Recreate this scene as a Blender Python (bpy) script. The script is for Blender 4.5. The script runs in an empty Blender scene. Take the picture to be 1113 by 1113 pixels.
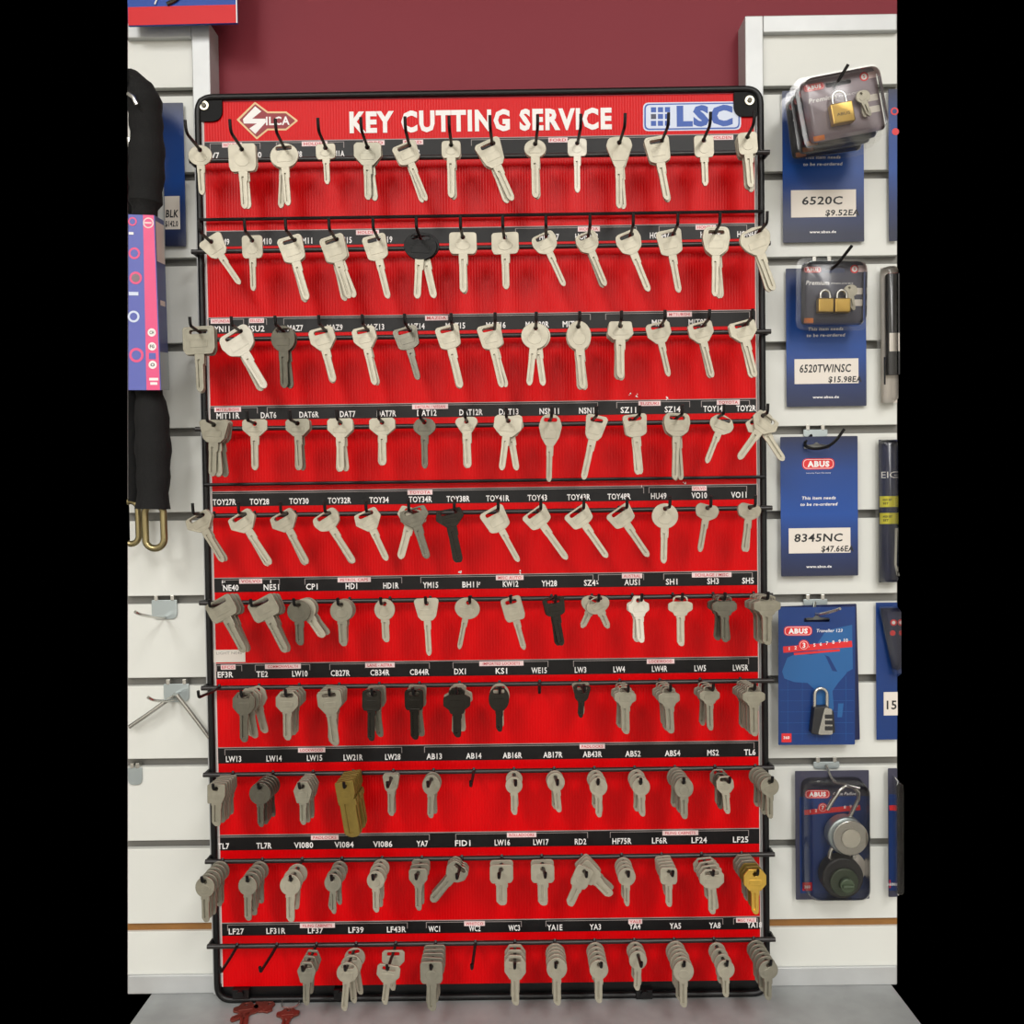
import bpy, bmesh, math, random
from mathutils import Vector, Matrix
random.seed(7)
S = bpy.context.scene
COL = S.collection
# ------------------------------------------------------------------ camera
CX, CY, CZ = 0.0326, -0.9966, 0.0
YAW, PITCH, ROLL, F = 0.00324, -0.02496, -0.01416, 1000.0
_cy, _sy, _cp, _sp, _cr, _sr = math.cos(YAW), math.sin(YAW), math.cos(PITCH), math.sin(PITCH), math.cos(ROLL), math.sin(ROLL)
_r0 = Vector((_cy, _sy, 0)); _f0 = Vector((-_sy, _cy, 0)); _u0 = Vector((0, 0, 1))
FWD = _cp * _f0 + _sp * _u0; _up = -_sp * _f0 + _cp * _u0
RGT = _cr * _r0 + _sr * _up; UPV = -_sr * _r0 + _cr * _up
cam = bpy.data.objects.new('camera', bpy.data.cameras.new('camera'))
COL.objects.link(cam); S.camera = cam
cam.matrix_world = Matrix((( RGT.x, UPV.x, -FWD.x, CX), (RGT.y, UPV.y, -FWD.y, CY), (RGT.z, UPV.z, -FWD.z, CZ), (0, 0, 0, 1)))
cam.data.sensor_width = 36; cam.data.lens = 36 * F / 1113; cam.data.clip_start = 0.02
# ------------------------------------------------------------------ world, light, exposure
w = bpy.data.worlds.new('world'); S.world = w; w.use_nodes = True
w.node_tree.nodes['Background'].inputs[0].default_value = (0, 0, 0, 1)
w.node_tree.nodes['Background'].inputs[1].default_value = 0
def area(name, loc, sx, sy, power, rot=(0, 0, 0), col=(1, 0.985, 0.96)):
    l = bpy.data.lights.new(name, 'AREA'); l.shape = 'RECTANGLE'; l.size = sx; l.size_y = sy; l.energy = power; l.color = col
    o = bpy.data.objects.new(name, l); COL.objects.link(o); o.location = loc; o.rotation_euler = rot
    return o
LP = [(-0.8, -2.0), (0.8, -2.0), (-0.8, -3.6), (0.8, -3.6)]
for lx, ly in LP:
    area('ceiling_lamp', (lx, ly, 1.375), 0.6, 1.2, 22 if ly > -3 else 30)
S.view_settings.view_transform = 'Standard'; S.view_settings.look = 'None'; S.view_settings.gamma = 1
S.view_settings.exposure = 0.62
try: S.view_settings.use_curve_mapping = False
except Exception: pass

def at(px, py, Y=0.0):
    """point of the plane y = Y met by the sight line of a spot of the photograph"""
    d = FWD * F + RGT * (px - 556.5) - UPV * (py - 556.5)
    t = (Y - CY) / d.y
    return Vector((CX + d.x * t, Y, CZ + d.z * t))
def at_z(px, py, Z):
    d = FWD * F + RGT * (px - 556.5) - UPV * (py - 556.5)
    t = (Z - CZ) / d.z
    return Vector((CX + d.x * t, CY + d.y * t, Z))

# ------------------------------------------------------------------ materials
def lin(c): return tuple(((v / 255) / 12.92 if v / 255 <= 0.04045 else ((v / 255 + 0.055) / 1.055) ** 2.4) for v in c) + (1,)
MT = {}
def mat(name, rgb, rough=0.5, metal=0.0, noise=0.0, nscale=60, bump=0.0, bscale=200, coat=0.0, spec=0.5):
    if name in MT: return MT[name]
    m = bpy.data.materials.new(name); m.use_nodes = True; MT[name] = m
    nt = m.node_tree; b = nt.nodes['Principled BSDF']
    c = lin(rgb)
    b.inputs['Base Color'].default_value = c; b.inputs['Roughness'].default_value = rough; b.inputs['Metallic'].default_value = metal
    b.inputs['Specular IOR Level'].default_value = spec
    if coat: b.inputs['Coat Weight'].default_value = coat; b.inputs['Coat Roughness'].default_value = 0.15
    tc = nt.nodes.new('ShaderNodeTexCoord')
    if noise:
        n = nt.nodes.new('ShaderNodeTexNoise'); n.inputs['Scale'].default_value = nscale; n.inputs['Detail'].default_value = 4
        nt.links.new(tc.outputs['Object'], n.inputs['Vector'])
        r = nt.nodes.new('ShaderNodeValToRGB')
        r.color_ramp.elements[0].position = 0.3; r.color_ramp.elements[1].position = 0.7
        r.color_ramp.elements[0].color = tuple(v * (1 - noise) for v in c[:3]) + (1,)
        r.color_ramp.elements[1].color = tuple(min(1, v * (1 + noise)) for v in c[:3]) + (1,)
        nt.links.new(n.outputs['Fac'], r.inputs['Fac']); nt.links.new(r.outputs['Color'], b.inputs['Base Color'])
    if bump:
        n = nt.nodes.new('ShaderNodeTexNoise'); n.inputs['Scale'].default_value = bscale
        nt.links.new(tc.outputs['Object'], n.inputs['Vector'])
        bp = nt.nodes.new('ShaderNodeBump'); bp.inputs['Strength'].default_value = bump; bp.inputs['Distance'].default_value = 0.001
        nt.links.new(n.outputs['Fac'], bp.inputs['Height']); nt.links.new(bp.outputs['Normal'], b.inputs['Normal'])
    return m
mat('white_laminate', (214, 215, 209), 0.45, noise=0.02, nscale=8)
mat('maroon_paint', (124, 38, 50), 0.6, spec=0.3, bump=0.1, bscale=90)
mat('room_paint', (225, 222, 215), 0.8)
mat('ceiling_tile', (235, 233, 228), 0.9)
mat('room_floor', (120, 115, 108), 0.6)
mat('trim_aluminium', (190, 192, 192), 0.45, 0.3, noise=0.05, nscale=30)
mat('groove_metal', (120, 119, 114), 0.5, 0.3)
mat('groove_brown', (140, 96, 44), 0.6, noise=0.1, nscale=40)
mat('counter_laminate', (146, 148, 148), 0.4, noise=0.14, nscale=26, bump=0.05)
mat('black_powdercoat', (10, 10, 11), 0.42, spec=0.35)
mat('bar_coat', (32, 28, 27), 0.38)
mat('plate_black', (9, 9, 10), 0.6, spec=0.2)
mat('black_ink', (22, 22, 24), 0.5)
mat('strip_black', (14, 12, 13), 0.42, spec=0.28)
mat('white_ink', (235, 232, 230), 0.5)
mat('tag_white', (232, 205, 205), 0.5)
mat('tag_red', (200, 60, 70), 0.5)
mat('grey_line', (150, 140, 138), 0.5)
mat('board_edge', (205, 190, 185), 0.5)
mat('cream_line', (225, 190, 140), 0.5)
mat('deep_red', (140, 22, 34), 0.5)
mat('logo_blue', (45, 85, 170), 0.5)
mat('logo_pale', (208, 217, 236), 0.5)
mat('navy', (24, 32, 66), 0.4)
mat('washer_steel', (190, 185, 165), 0.35, 0.8)
mat('screw_dark', (70, 66, 58), 0.4, 0.8)
KM = {
 'W': mat('nickel_white', (206, 201, 187), 0.5, 0.25, noise=0.05, nscale=120),
 'L': mat('nickel_light', (184, 178, 160), 0.48, 0.3, noise=0.07, nscale=120),
 'M': mat('nickel_mid', (166, 160, 143), 0.42, 0.42, noise=0.08, nscale=120),
 'G': mat('nickel_grey', (148, 144, 129), 0.4, 0.62, noise=0.1, nscale=120),  # also used on lower rows, with their weaker reflection put into the tone
 'D': mat('nickel_dark', (108, 105, 94), 0.3, 0.78, noise=0.1, nscale=120),
 'K': mat('mirror_nickel', (50, 48, 44), 0.2, 0.9, noise=0.1, nscale=120),
 'Y': mat('brass_gold', (214, 174, 78), 0.32, 0.75, noise=0.08, nscale=120),
 'O': mat('olive_brass', (128, 108, 50), 0.38, 0.6, noise=0.1, nscale=120),
 'R': mat('red_copper', (124, 62, 52), 0.42, 0.5, noise=0.1, nscale=120),
 'B': mat('black_plastic', (10, 10, 10), 0.5, spec=0.25)}
def redboard():
    m = mat('red_corrugated_plastic', (206, 0, 6), 0.33, spec=0.15)
    nt = m.node_tree; b = nt.nodes['Principled BSDF']; tc = nt.nodes.new('ShaderNodeTexCoord')
    wv = nt.nodes.new('ShaderNodeTexWave'); wv.bands_direction = 'X'; wv.inputs['Scale'].default_value = 105; wv.inputs['Distortion'].default_value = 0
    nt.links.new(tc.outputs['Object'], wv.inputs['Vector'])
    bp = nt.nodes.new('ShaderNodeBump'); bp.inputs['Strength'].default_value = 0.35; bp.inputs['Distance'].default_value = 0.0004
    nt.links.new(wv.outputs['Fac'], bp.inputs['Height']); nt.links.new(bp.outputs['Normal'], b.inputs['Normal'])
    return m
RED = redboard()
def gradient(name, stops, z0, z1):
    """printed vertical colour gradient along local z (fractions of z0..z1)"""
    m = mat(name, (0, 0, 0), 0.4); nt = m.node_tree; b = nt.nodes['Principled BSDF']
    tc = nt.nodes.new('ShaderNodeTexCoord'); sp = nt.nodes.new('ShaderNodeSeparateXYZ'); mr = nt.nodes.new('ShaderNodeMapRange')
    nt.links.new(tc.outputs['Object'], sp.inputs[0]); nt.links.new(sp.outputs['Z'], mr.inputs['Value'])
    mr.inputs['From Min'].default_value = z0; mr.inputs['From Max'].default_value = z1
    r = nt.nodes.new('ShaderNodeValToRGB'); nt.links.new(mr.outputs['Result'], r.inputs['Fac']); nt.links.new(r.outputs['Color'], b.inputs['Base Color'])
    while len(r.color_ramp.elements) < len(stops): r.color_ramp.elements.new(0.5)
    for e, (p, c) in zip(r.color_ramp.elements, stops): e.position = p; e.color = lin(c)
    return m
gradient('reorder_blue', [(0, (28, 34, 60)), (0.2, (26, 46, 96)), (0.45, (16, 70, 150)), (0.75, (20, 62, 132)), (1, (28, 36, 66))], -0.155, 0.0)
mat('card_blue', (14, 52, 114), 0.35, noise=0.05, nscale=20)
mat('card_navy', (20, 30, 74), 0.35)
mat('map_blue', (34, 92, 150), 0.4)
mat('card_mauve', (132, 116, 124), 0.35)
mat('card_slate', (58, 58, 76), 0.35)
mat('label_paper', (222, 214, 204), 0.6)
mat('abus_red', (214, 40, 44), 0.4)
mat('orange_print', (225, 130, 60), 0.4)
mat('yellow_print', (226, 216, 50), 0.4)
mat('brass', (206, 170, 88), 0.28, 0.8)
mat('steel', (205, 204, 198), 0.22, 0.9)
mat('zinc', (176, 186, 188), 0.35, 0.7)
mat('link_brass', (150, 138, 100), 0.28, 0.85)
mat('pink_print', (226, 84, 132), 0.4)
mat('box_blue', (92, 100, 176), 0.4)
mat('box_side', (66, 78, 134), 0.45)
mat('fabric_black', (7, 7, 7), 0.9, bump=0.5, bscale=700)
mat('green_dial', (70, 82, 64), 0.3, 0.2)
mat('dark_rubber', (34, 34, 36), 0.5)
mat('sign_blue', (22, 66, 156), 0.45, spec=.3)
mat('sign_red', (205, 24, 30), 0.45, spec=.25)
def clear_mat():
    m = bpy.data.materials.new('clear_plastic'); m.use_nodes = True; nt = m.node_tree; nt.nodes.clear()
    o = nt.nodes.new('ShaderNodeOutputMaterial'); mx = nt.nodes.new('ShaderNodeMixShader'); t = nt.nodes.new('ShaderNodeBsdfTransparent'); g = nt.nodes.new('ShaderNodeBsdfGlossy')
    t.inputs[0].default_value = (0.93, 0.93, 0.92, 1); g.inputs['Roughness'].default_value = 0.2
    fr = nt.nodes.new('ShaderNodeLayerWeight'); fr.inputs['Blend'].default_value = 0.36
    nt.links.new(fr.outputs['Fresnel'], mx.inputs[0]); nt.links.new(t.outputs[0], mx.inputs[1]); nt.links.new(g.outputs[0], mx.inputs[2]); nt.links.new(mx.outputs[0], o.inputs[0])
    MT['clear_plastic'] = m
clear_mat()

# ------------------------------------------------------------------ mesh helpers
class MB:
    def __init__(s): s.v = []; s.f = []; s.mi = []; s.mats = []
    def m(s, name):
        if name not in s.mats: s.mats.append(name)
        return s.mats.index(name)
    def add(s, vs, fs, mt):
        b = len(s.v); s.v += [tuple(v) for v in vs]; k = s.m(mt)
        for f in fs: s.f.append([b + i for i in f]); s.mi.append(k)
    def box(s, x0, x1, y0, y1, z0, z1, mt, rot=None, piv=None):
        vs = [Vector((x, y, z)) for x in (x0, x1) for y in (y0, y1) for z in (z0, z1)]
        if rot is not None:
            p = Vector(piv) if piv else Vector(((x0 + x1) / 2, (y0 + y1) / 2, (z0 + z1) / 2)); vs = [rot @ (v - p) + p for v in vs]
        s.add(vs, [(0, 1, 3, 2), (4, 6, 7, 5), (0, 4, 5, 1), (2, 3, 7, 6), (0, 2, 6, 4), (1, 5, 7, 3)], mt)
    def prism(s, pts, y0, y1, mt):
        """outline in x, z (counter-clockwise seen from the front) from y0 (front) to y1 (back)"""
        n = len(pts); vs = [(p[0], y0, p[1]) for p in pts] + [(p[0], y1, p[1]) for p in pts]
        fs = [tuple(range(n)), tuple(range(2 * n - 1, n - 1, -1))] + [(i + n, (i + 1) % n + n, (i + 1) % n, i) for i in range(n)]
        s.add(vs, fs, mt)
    def flat(s, pts, y, mt): s.add([(p[0], y, p[1]) for p in pts], [tuple(range(len(pts)))], mt)
    def tube(s, pts, r, mt, seg=10, closed=False, caps=True, flat=1.0):
        pts = [Vector(p) for p in pts]; n = len(pts); rings = []; up = None
        for i, p in enumerate(pts):
            if closed: t = (pts[(i + 1) % n] - pts[i - 1]).normalized()
            else: t = (pts[min(i + 1, n - 1)] - pts[max(i - 1, 0)]).normalized()
            if up is None:
                a = Vector((0, 0, 1)) if abs(t.z) < 0.9 else Vector((0, 1, 0))
                up = (a - t * a.dot(t)).normalized()
            else: up = (up - t * up.dot(t)).normalized()
            sd = t.cross(up); rr = r[i] if isinstance(r, (list, tuple)) else r
            rings.append([p + (up * math.cos(2 * math.pi * k / seg) + sd * math.sin(2 * math.pi * k / seg) * flat) * rr for k in range(seg)])
        vs = [v for g in rings for v in g]; fs = []
        for i in range(n if closed else n - 1):
            j = (i + 1) % n
            for k in range(seg): fs.append((i * seg + k, i * seg + (k + 1) % seg, j * seg + (k + 1) % seg, j * seg + k))
        if not closed and caps: fs += [tuple(range(seg - 1, -1, -1)), tuple((n - 1) * seg + k for k in range(seg))]
        s.add(vs, fs, mt)
    def disc(s, cx, y0, cz, r, y1, mt, seg=28, rz=None): s.prism([(cx + r * math.cos(2 * math.pi * k / seg), cz + (rz or r) * math.sin(2 * math.pi * k / seg)) for k in range(seg)], y0, y1, mt)
    def text(s, txt, x, z, h, y, mt, width=None, align='C', bold=0.0, rot=0.0, shear=0.0):
        """letters lying in the plane y, cap height h, centred (or left) on x, baseline z"""
        vs, fs, bb = text_geo(txt, bold)
        wd = bb[1] - bb[0]; sc = h / 0.7; sx = sc if width is None else width / wd
        off = -(bb[0] + bb[1]) / 2 if align == 'C' else -bb[0]
        c, n = math.cos(rot), math.sin(rot); out = []
        for a, b in vs:
            u = (a + off) * sx + shear * b * sc; v = b * sc
            out.append((x + u * c - v * n, y, z + u * n + v * c))
        s.add(out, fs, mt)
    def build(s, name, parent=None, smooth=False, bevel=0.0, loc=None):
        me = bpy.data.meshes.new(name); me.from_pydata(s.v, [], s.f)
        for k in s.mats: me.materials.append(MT[k])
        me.polygons.foreach_set('material_index', s.mi)
        bm = bmesh.new(); bm.from_mesh(me)
        if smooth is not None: bmesh.ops.recalc_face_normals(bm, faces=[f for f in bm.faces])
        bm.to_mesh(me); bm.free()
        if smooth:
            me.polygons.foreach_set('use_smooth', [True] * len(me.polygons))
        o = bpy.data.objects.new(name, me); COL.objects.link(o)
        if smooth:
            e = o.modifiers.new('edges', 'EDGE_SPLIT'); e.split_angle = math.radians(40)
        if bevel:
            b = o.modifiers.new('bevel', 'BEVEL'); b.width = bevel; b.segments = 2; b.limit_method = 'ANGLE'
        if parent: o.parent = parent
        if loc is not None: o.location = loc
        return o
_tg = {}
def text_geo(txt, bold):
    k = (txt, bold)
    if k in _tg: return _tg[k]
    cu = bpy.data.curves.new('t', 'FONT'); cu.body = txt; cu.offset = bold; cu.resolution_u = 2; cu.size = 1; cu.space_character = 1 + bold * 3
    o = bpy.data.objects.new('t', cu); COL.objects.link(o)
    me = bpy.data.meshes.new_from_object(o.evaluated_get(bpy.context.evaluated_depsgraph_get()))
    vs = [(v.co.x, v.co.y) for v in me.vertices]; fs = [tuple(p.vertices) for p in me.polygons]
    bpy.data.objects.remove(o); bpy.data.curves.remove(cu); bpy.data.meshes.remove(me)
    bb = (min(v[0] for v in vs), max(v[0] for v in vs)) if vs else (0, 1)
    _tg[k] = (vs, fs, bb); return _tg[k]
def empty(name, loc, label=None, cat=None, group=None, rot=(0, 0, 0)):
    o = bpy.data.objects.new(name, None); COL.objects.link(o); o.location = loc; o.rotation_euler = rot; o.empty_display_size = 0.02
    tag(o, label, cat, group); return o
def tag(o, label=None, cat=None, group=None, kind=None):
    if label: o['label'] = label
    if cat: o['category'] = cat
    if group: o['group'] = group
    if kind: o['kind'] = kind
    return o
def fillet(pts, r, n=4):
    out = []; N = len(pts)
    for i in range(N):
        p = Vector(pts[i]).to_2d(); a = Vector(pts[i - 1]).to_2d() - p; b = Vector(pts[(i + 1) % N]).to_2d() - p
        rr = r[i] if isinstance(r, (list, tuple)) else r
        la, lb = a.length, b.length; a.normalize(); b.normalize()
        ang = a.angle(b); d = min(rr / max(math.tan(ang / 2), 1e-3), la * 0.48, lb * 0.48)
        p0 = p + a * d; p1 = p + b * d
        for k in range(n + 1):
            t = k / n; q = p0 * (1 - t) ** 2 + p * 2 * t * (1 - t) + p1 * t * t; out.append((q.x, q.y))
    return out
def rrect(x0, x1, z0, z1, r, n=4): return fillet([(x0, z0), (x1, z0), (x1, z1), (x0, z1)], r, n)
def R(d): return math.radians(d)
def clipx(o, px, py, keep_right):
    """the thing goes on no further than this x in the modelled part of the shop"""
    X = at(px, py, o.get('_y', 0.0)).x
    bm = bmesh.new(); bm.from_mesh(o.data); inv = o.matrix_world.inverted() if o.parent else Matrix.Identity(4)
    r = bmesh.ops.bisect_plane(bm, geom=bm.verts[:] + bm.edges[:] + bm.faces[:], plane_co=(X, 0, 0), plane_no=(1, 0, 0), clear_inner=keep_right, clear_outer=not keep_right)
    ed = [g for g in r['geom_cut'] if isinstance(g, bmesh.types.BMEdge)]
    if len(ed) > 2: bmesh.ops.holes_fill(bm, edges=ed)
    bm.to_mesh(o.data); bm.free()

def slant(m, name_y=None):
    '''the modelled stretch of shop wall ends a little off plumb: pull outer verts onto that line'''
    out = []
    for x, y, z in m.v:
        for PXe, sgn in ((139, -1), (975, 1)):
            py = 556.5 - F * (z - CZ) / (y - CY) + 0  # near enough
            lx = at(PXe, py - 18, y).x
            if (x - lx) * sgn > -0.0005 or abs(x - (XL if sgn < 0 else XR)) < 1e-6: x = lx
        out.append((x, y, z))
    m.v = out; return m
# ------------------------------------------------------------------ setting
PX0, PX1 = 139, 975                     # the shop wall is modelled between these two sight lines
YS, YW = 0.022, 0.046                   # slat face, painted wall
XL = at(PX0, 556, YS).x; XR = at(PX1, 556, YS).x
ZC = at(560, 1073.5, YS).z                # counter top
ZT = 0.62
tag_k = dict(kind='structure')
m = MB(); m.box(XL, XR, YW, YW + 0.03, ZC - 0.01, ZT, 'maroon_paint'); tag(slant(m).build('wall_back'), kind='structure')
lg = [(180, y) for y in (100, 192, 285, 377.5, 470, 561.5, 652, 741, 829, 918, 1008)]
rg = [(905, y) for y in (97, 190, 283, 375, 467, 559, 650, 738, 828, 916.5, 1003)]
tl = at(230, 40, YS).x; tr_ = at(808, 40, YS).x
def slatwall(name, x0, x1, gr, top_px):
    if name == 'wall_left': x1 -= 0.0015
    else: x0 += 0.0015
    m = MB(); zt = top_px; gz = [at(a, b, YS).z for a, b in gr]; hh = 0.0046
    edges = [zt] + [v for g in gz for v in (g + hh, g - hh)] + [ZC]
    for i in range(0, len(edges), 2): m.box(x0, x1, YS, YS + 0.008, edges[i + 1], edges[i], 'white_laminate')
    m.box(x0, x1, YS + 0.020, YS + 0.0235, ZC, zt, 'white_laminate')
    w = tag(slant(m).build(name, bevel=0.0006), kind='structure')
    for i, g in enumerate(gz):
        m = MB(); br = i == len(gz) - 1
        mt = 'groove_brown' if br else 'groove_metal'
        m.box(x0, x1, YS + (0.002 if br else 0.010), YS + 0.0195, g - hh - 0.002, g + hh + 0.002, mt) if not br else m.box(x0, x1, YS + 0.004, YS + 0.0195, g - hh + 0.0001, g + hh - 0.0001, mt)
        slant(m).build('groove_strip', w)
zl = at(185, 28, YS).z; zr = at(890, 20, YS).z
slatwall('wall_left', XL, tl, lg, zl); slatwall('wall_right', tr_, XR, rg, zr)
YT = 0.014; tw = 0.0195
def tr(name, x0, x1, z0, z1, y0=YT):
    m = MB(); m.box(x0, x1, y0, YW, z0, z1, 'trim_aluminium') if y0 == YT and x1 - x0 < 0.05 else m.box(x0, x1, y0, YS - 0.0003, z0, z1, 'trim_aluminium')
    tag(slant(m).build(name, bevel=0.001), kind='structure')
tr('trim_1', tl - tw, tl, ZC, zl); tr('trim_2', XL, tl - tw - 0.0002, zl - 0.0165, zl)
tr('trim_3', tr_, tr_ + tw, ZC, zr); tr('trim_4', tr_ + tw + 0.0002, XR, zr - 0.018, zr)
tr('trim_5', XL, tl - tw - 0.0002, ZC, ZC + 0.021, 0.018); tr('trim_6', tr_ + tw + 0.0002, XR, ZC, ZC + 0.021, 0.018)
# the counter and the rest of the shop behind the camera
m = MB(); m.box(XL + 0.015, XR - 0.01, -0.62, YW, ZC - 0.03, ZC, 'counter_laminate'); m.box(XL + 0.02, XR - 0.02, -0.58, YW, -1.45, ZC - 0.0305, 'room_paint')
c = tag(m.build('counter'), 'grey laminate counter running along the foot of the slatwall', 'counter')
m = MB(); m.box(-2.4, 2.4, -4.6, 0, -1.5, -1.45, 'room_floor'); tag(m.build('floor'), kind='structure')
m = MB(); m.box(-2.4, 2.4, -4.6, 0, 1.42, 1.47, 'ceiling_tile'); tag(m.build('ceiling'), kind='structure')
m = MB(); m.box(-2.4, 2.4, -4.65, -4.6, -1.5, 1.47, 'room_paint'); tag(m.build('wall_behind'), kind='structure')
m = MB(); m.box(-2.45, -2.4, -4.6, 0, -1.5, 1.47, 'room_paint'); tag(m.build('wall_side_left'), kind='structure')
m = MB(); m.box(2.4, 2.45, -4.6, 0, -1.5, 1.47, 'room_paint'); tag(m.build('wall_side_right'), kind='structure')

# ------------------------------------------------------------------ key rack
FX = 0.3013; FR = 0.0036
zt = at(520, 101.5, -0.001).z; zb = at(540, 1083, -0.001).z
rack = empty('key_rack', (0, 0, zb - FR), 'tall red key display rack with black wire frame, standing on the counter against the slatwall', 'display rack')
O = Vector((0, 0, zb - FR))
def L(v): return Vector(v) - O
def ring(x0, x1, z0, z1, r, y, n=8):
    return [(p[0], y, p[1]) for p in fillet([(x0, z0), (x1, z0), (x1, z1), (x0, z1)], r, n)]
m = MB(); m.tube([L(p) for p in ring(-FX, FX, zb, zt, 0.017, -0.001)], FR, 'black_powdercoat', 12, closed=True); m.build('frame', rack, smooth=True)
BX0, BX1 = -0.2953, 0.2945; bt = at(520, 106, 0).z; bb_ = at(540, 1069, 0).z
m = MB(); m.box(BX0, BX1, 0.0005, 0.0045, bb_ - O.z, bt - O.z, 'red_corrugated_plastic')
m.box(BX0 - 0.0015, BX0 - 0.0001, 0.0002, 0.0046, bb_ - O.z, bt - O.z, 'board_edge')
m.box(BX1 + 0.0001, BX1 + 0.001, 0.0002, 0.0046, bb_ - O.z, bt - O.z, 'board_edge')
board = m.build('backboard', rack)
# black sheet standing in for the dark gap under the board, lower wire, clips
m = MB(); m.box(-FX, FX, 0.003, 0.008, zb - O.z, bb_ - O.z - 0.0005, 'black_powdercoat'); m.build('gap_sheet', rack)
for px in (262, 372, 700):
    m = MB(); q = L(at(px, 1079, -0.004)); m.box(q.x - 0.009, q.x + 0.009, -0.006, 0.003, q.z - 0.006, q.z + 0.004, 'black_powdercoat'); m.tube([(q.x, -0.005, q.z), (q.x, -0.009, q.z)], 0.004, 'black_powdercoat')
    m.build('base_clip', rack)
for sx, px, py in ((-1, 222, 115), (1, 814.5, 109.5)):
    q = L(at(px, py, -0.002)); m = MB()
    x0, x1 = (q.x - 0.008, q.x + 0.019) if sx < 0 else (q.x - 0.0165, q.x + 0.0085)
    m.prism(fillet([(x0, q.z - 0.0165), (x1, q.z - 0.0165), (x1, q.z + 0.0095), (x0, q.z + 0.0095)], [0.001, 0.018, 0.001, 0.008] if sx < 0 else [0.018, 0.001, 0.008, 0.001], 8), -0.002, 0.0004, 'plate_black')
    pl = m.build('corner_plate', rack)
    m = MB(); m.disc(q.x, -0.0035, q.z, 0.0052, -0.0021, 'washer_steel'); m.disc(q.x, -0.005, q.z, 0.0026, -0.0036, 'screw_dark')
    tag(m.build('screw', pl, bevel=0.0004), 'steel washer head screw')
# header lettering: follows the board
m = MB(); a = L(at(380, 143, 0)); b = L(at(665, 139.5, 0))
m.text('KEY CUTTING SERVICE', (a.x + b.x) / 2, (a.z + b.z) / 2, 0.0208, 0.0001, 'white_ink', width=(b - a).x, bold=0.045)
tag(m.build('header_lettering', board, smooth=None), 'white capital lettering KEY CUTTING SERVICE')
def P2(px, py, y=0.0): q = L(at(px, py, y)); return (q.x, q.z)
m = MB()
out = fillet([P2(*p) for p in ((257, 130), (277, 110.5), (291, 121), (311, 121), (324, 131), (311, 141.5), (291, 141.5), (279, 151.5))], 0.001, 3)
inn = fillet([P2(*p) for p in ((260, 130.3), (277.3, 113), (290.5, 123), (310.5, 123), (321, 131), (310.5, 139.6), (290.5, 139.6), (279, 149))], 0.001, 3)
m.prism(out[::-1], 0.00035, 0.0005, 'cream_line'); m.prism(inn[::-1], 0.0002, 0.0003, 'deep_red')
for poly in (((284, 121), (277.3, 115.5), (264, 129.5), (265, 134.2), (279, 134.2), (271, 139.5), (277.5, 145.5), (289, 132.7), (288.5, 129), (274, 129)),):
    m.flat([P2(*p) for p in poly], 0.0001, 'white_ink')
q = P2(302, 135.5); m.text('ILCA', q[0], q[1], 0.0085, 0.0001, 'white_ink', width=0.0255, bold=0.03)
m.build('key_shaped_emblem', board, smooth=None)
m = MB()
def sr(x0, x1, y0, y1, r, y, mt):
    a, b, c_, d = P2(x0, y1 + 1), P2(x1, y1 - 0.5), P2(x1, y0 - 0.5), P2(x0, y0 + 1)
    m.prism(fillet([a, b, c_, d], r), y, y + 0.0001, mt)
sr(699, 805.5, 110.5, 141.5, 0.006, 0.0003, 'logo_pale'); sr(700.3, 804, 111.8, 140.3, 0.0055, 0.00018, 'logo_blue'); sr(702, 802.5, 113.2, 138.8, 0.0045, 0.00006, 'logo_pale')
for i in range(3):
    for j in range(3):
        x0 = 707.5 + i * 7.6; y0 = 116.5 + j * 7.4 - i * 0.1
        a, b = P2(x0, y0 + 5.6), P2(x0 + 5.6, y0); m.flat([(a[0], a[1]), (b[0], a[1]), (b[0], b[1]), (a[0], b[1])], -0.00002, 'navy' if (i, j) == (0, 1) else 'logo_blue')
q = P2(766, 135.6); m.text('LSC', q[0], q[1], 0.0195, -0.00002, 'logo_blue', width=0.060, bold=0.06)
tag(m.build('company_logo', board, smooth=None), 'white and blue rounded plate reading LSC')

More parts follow.
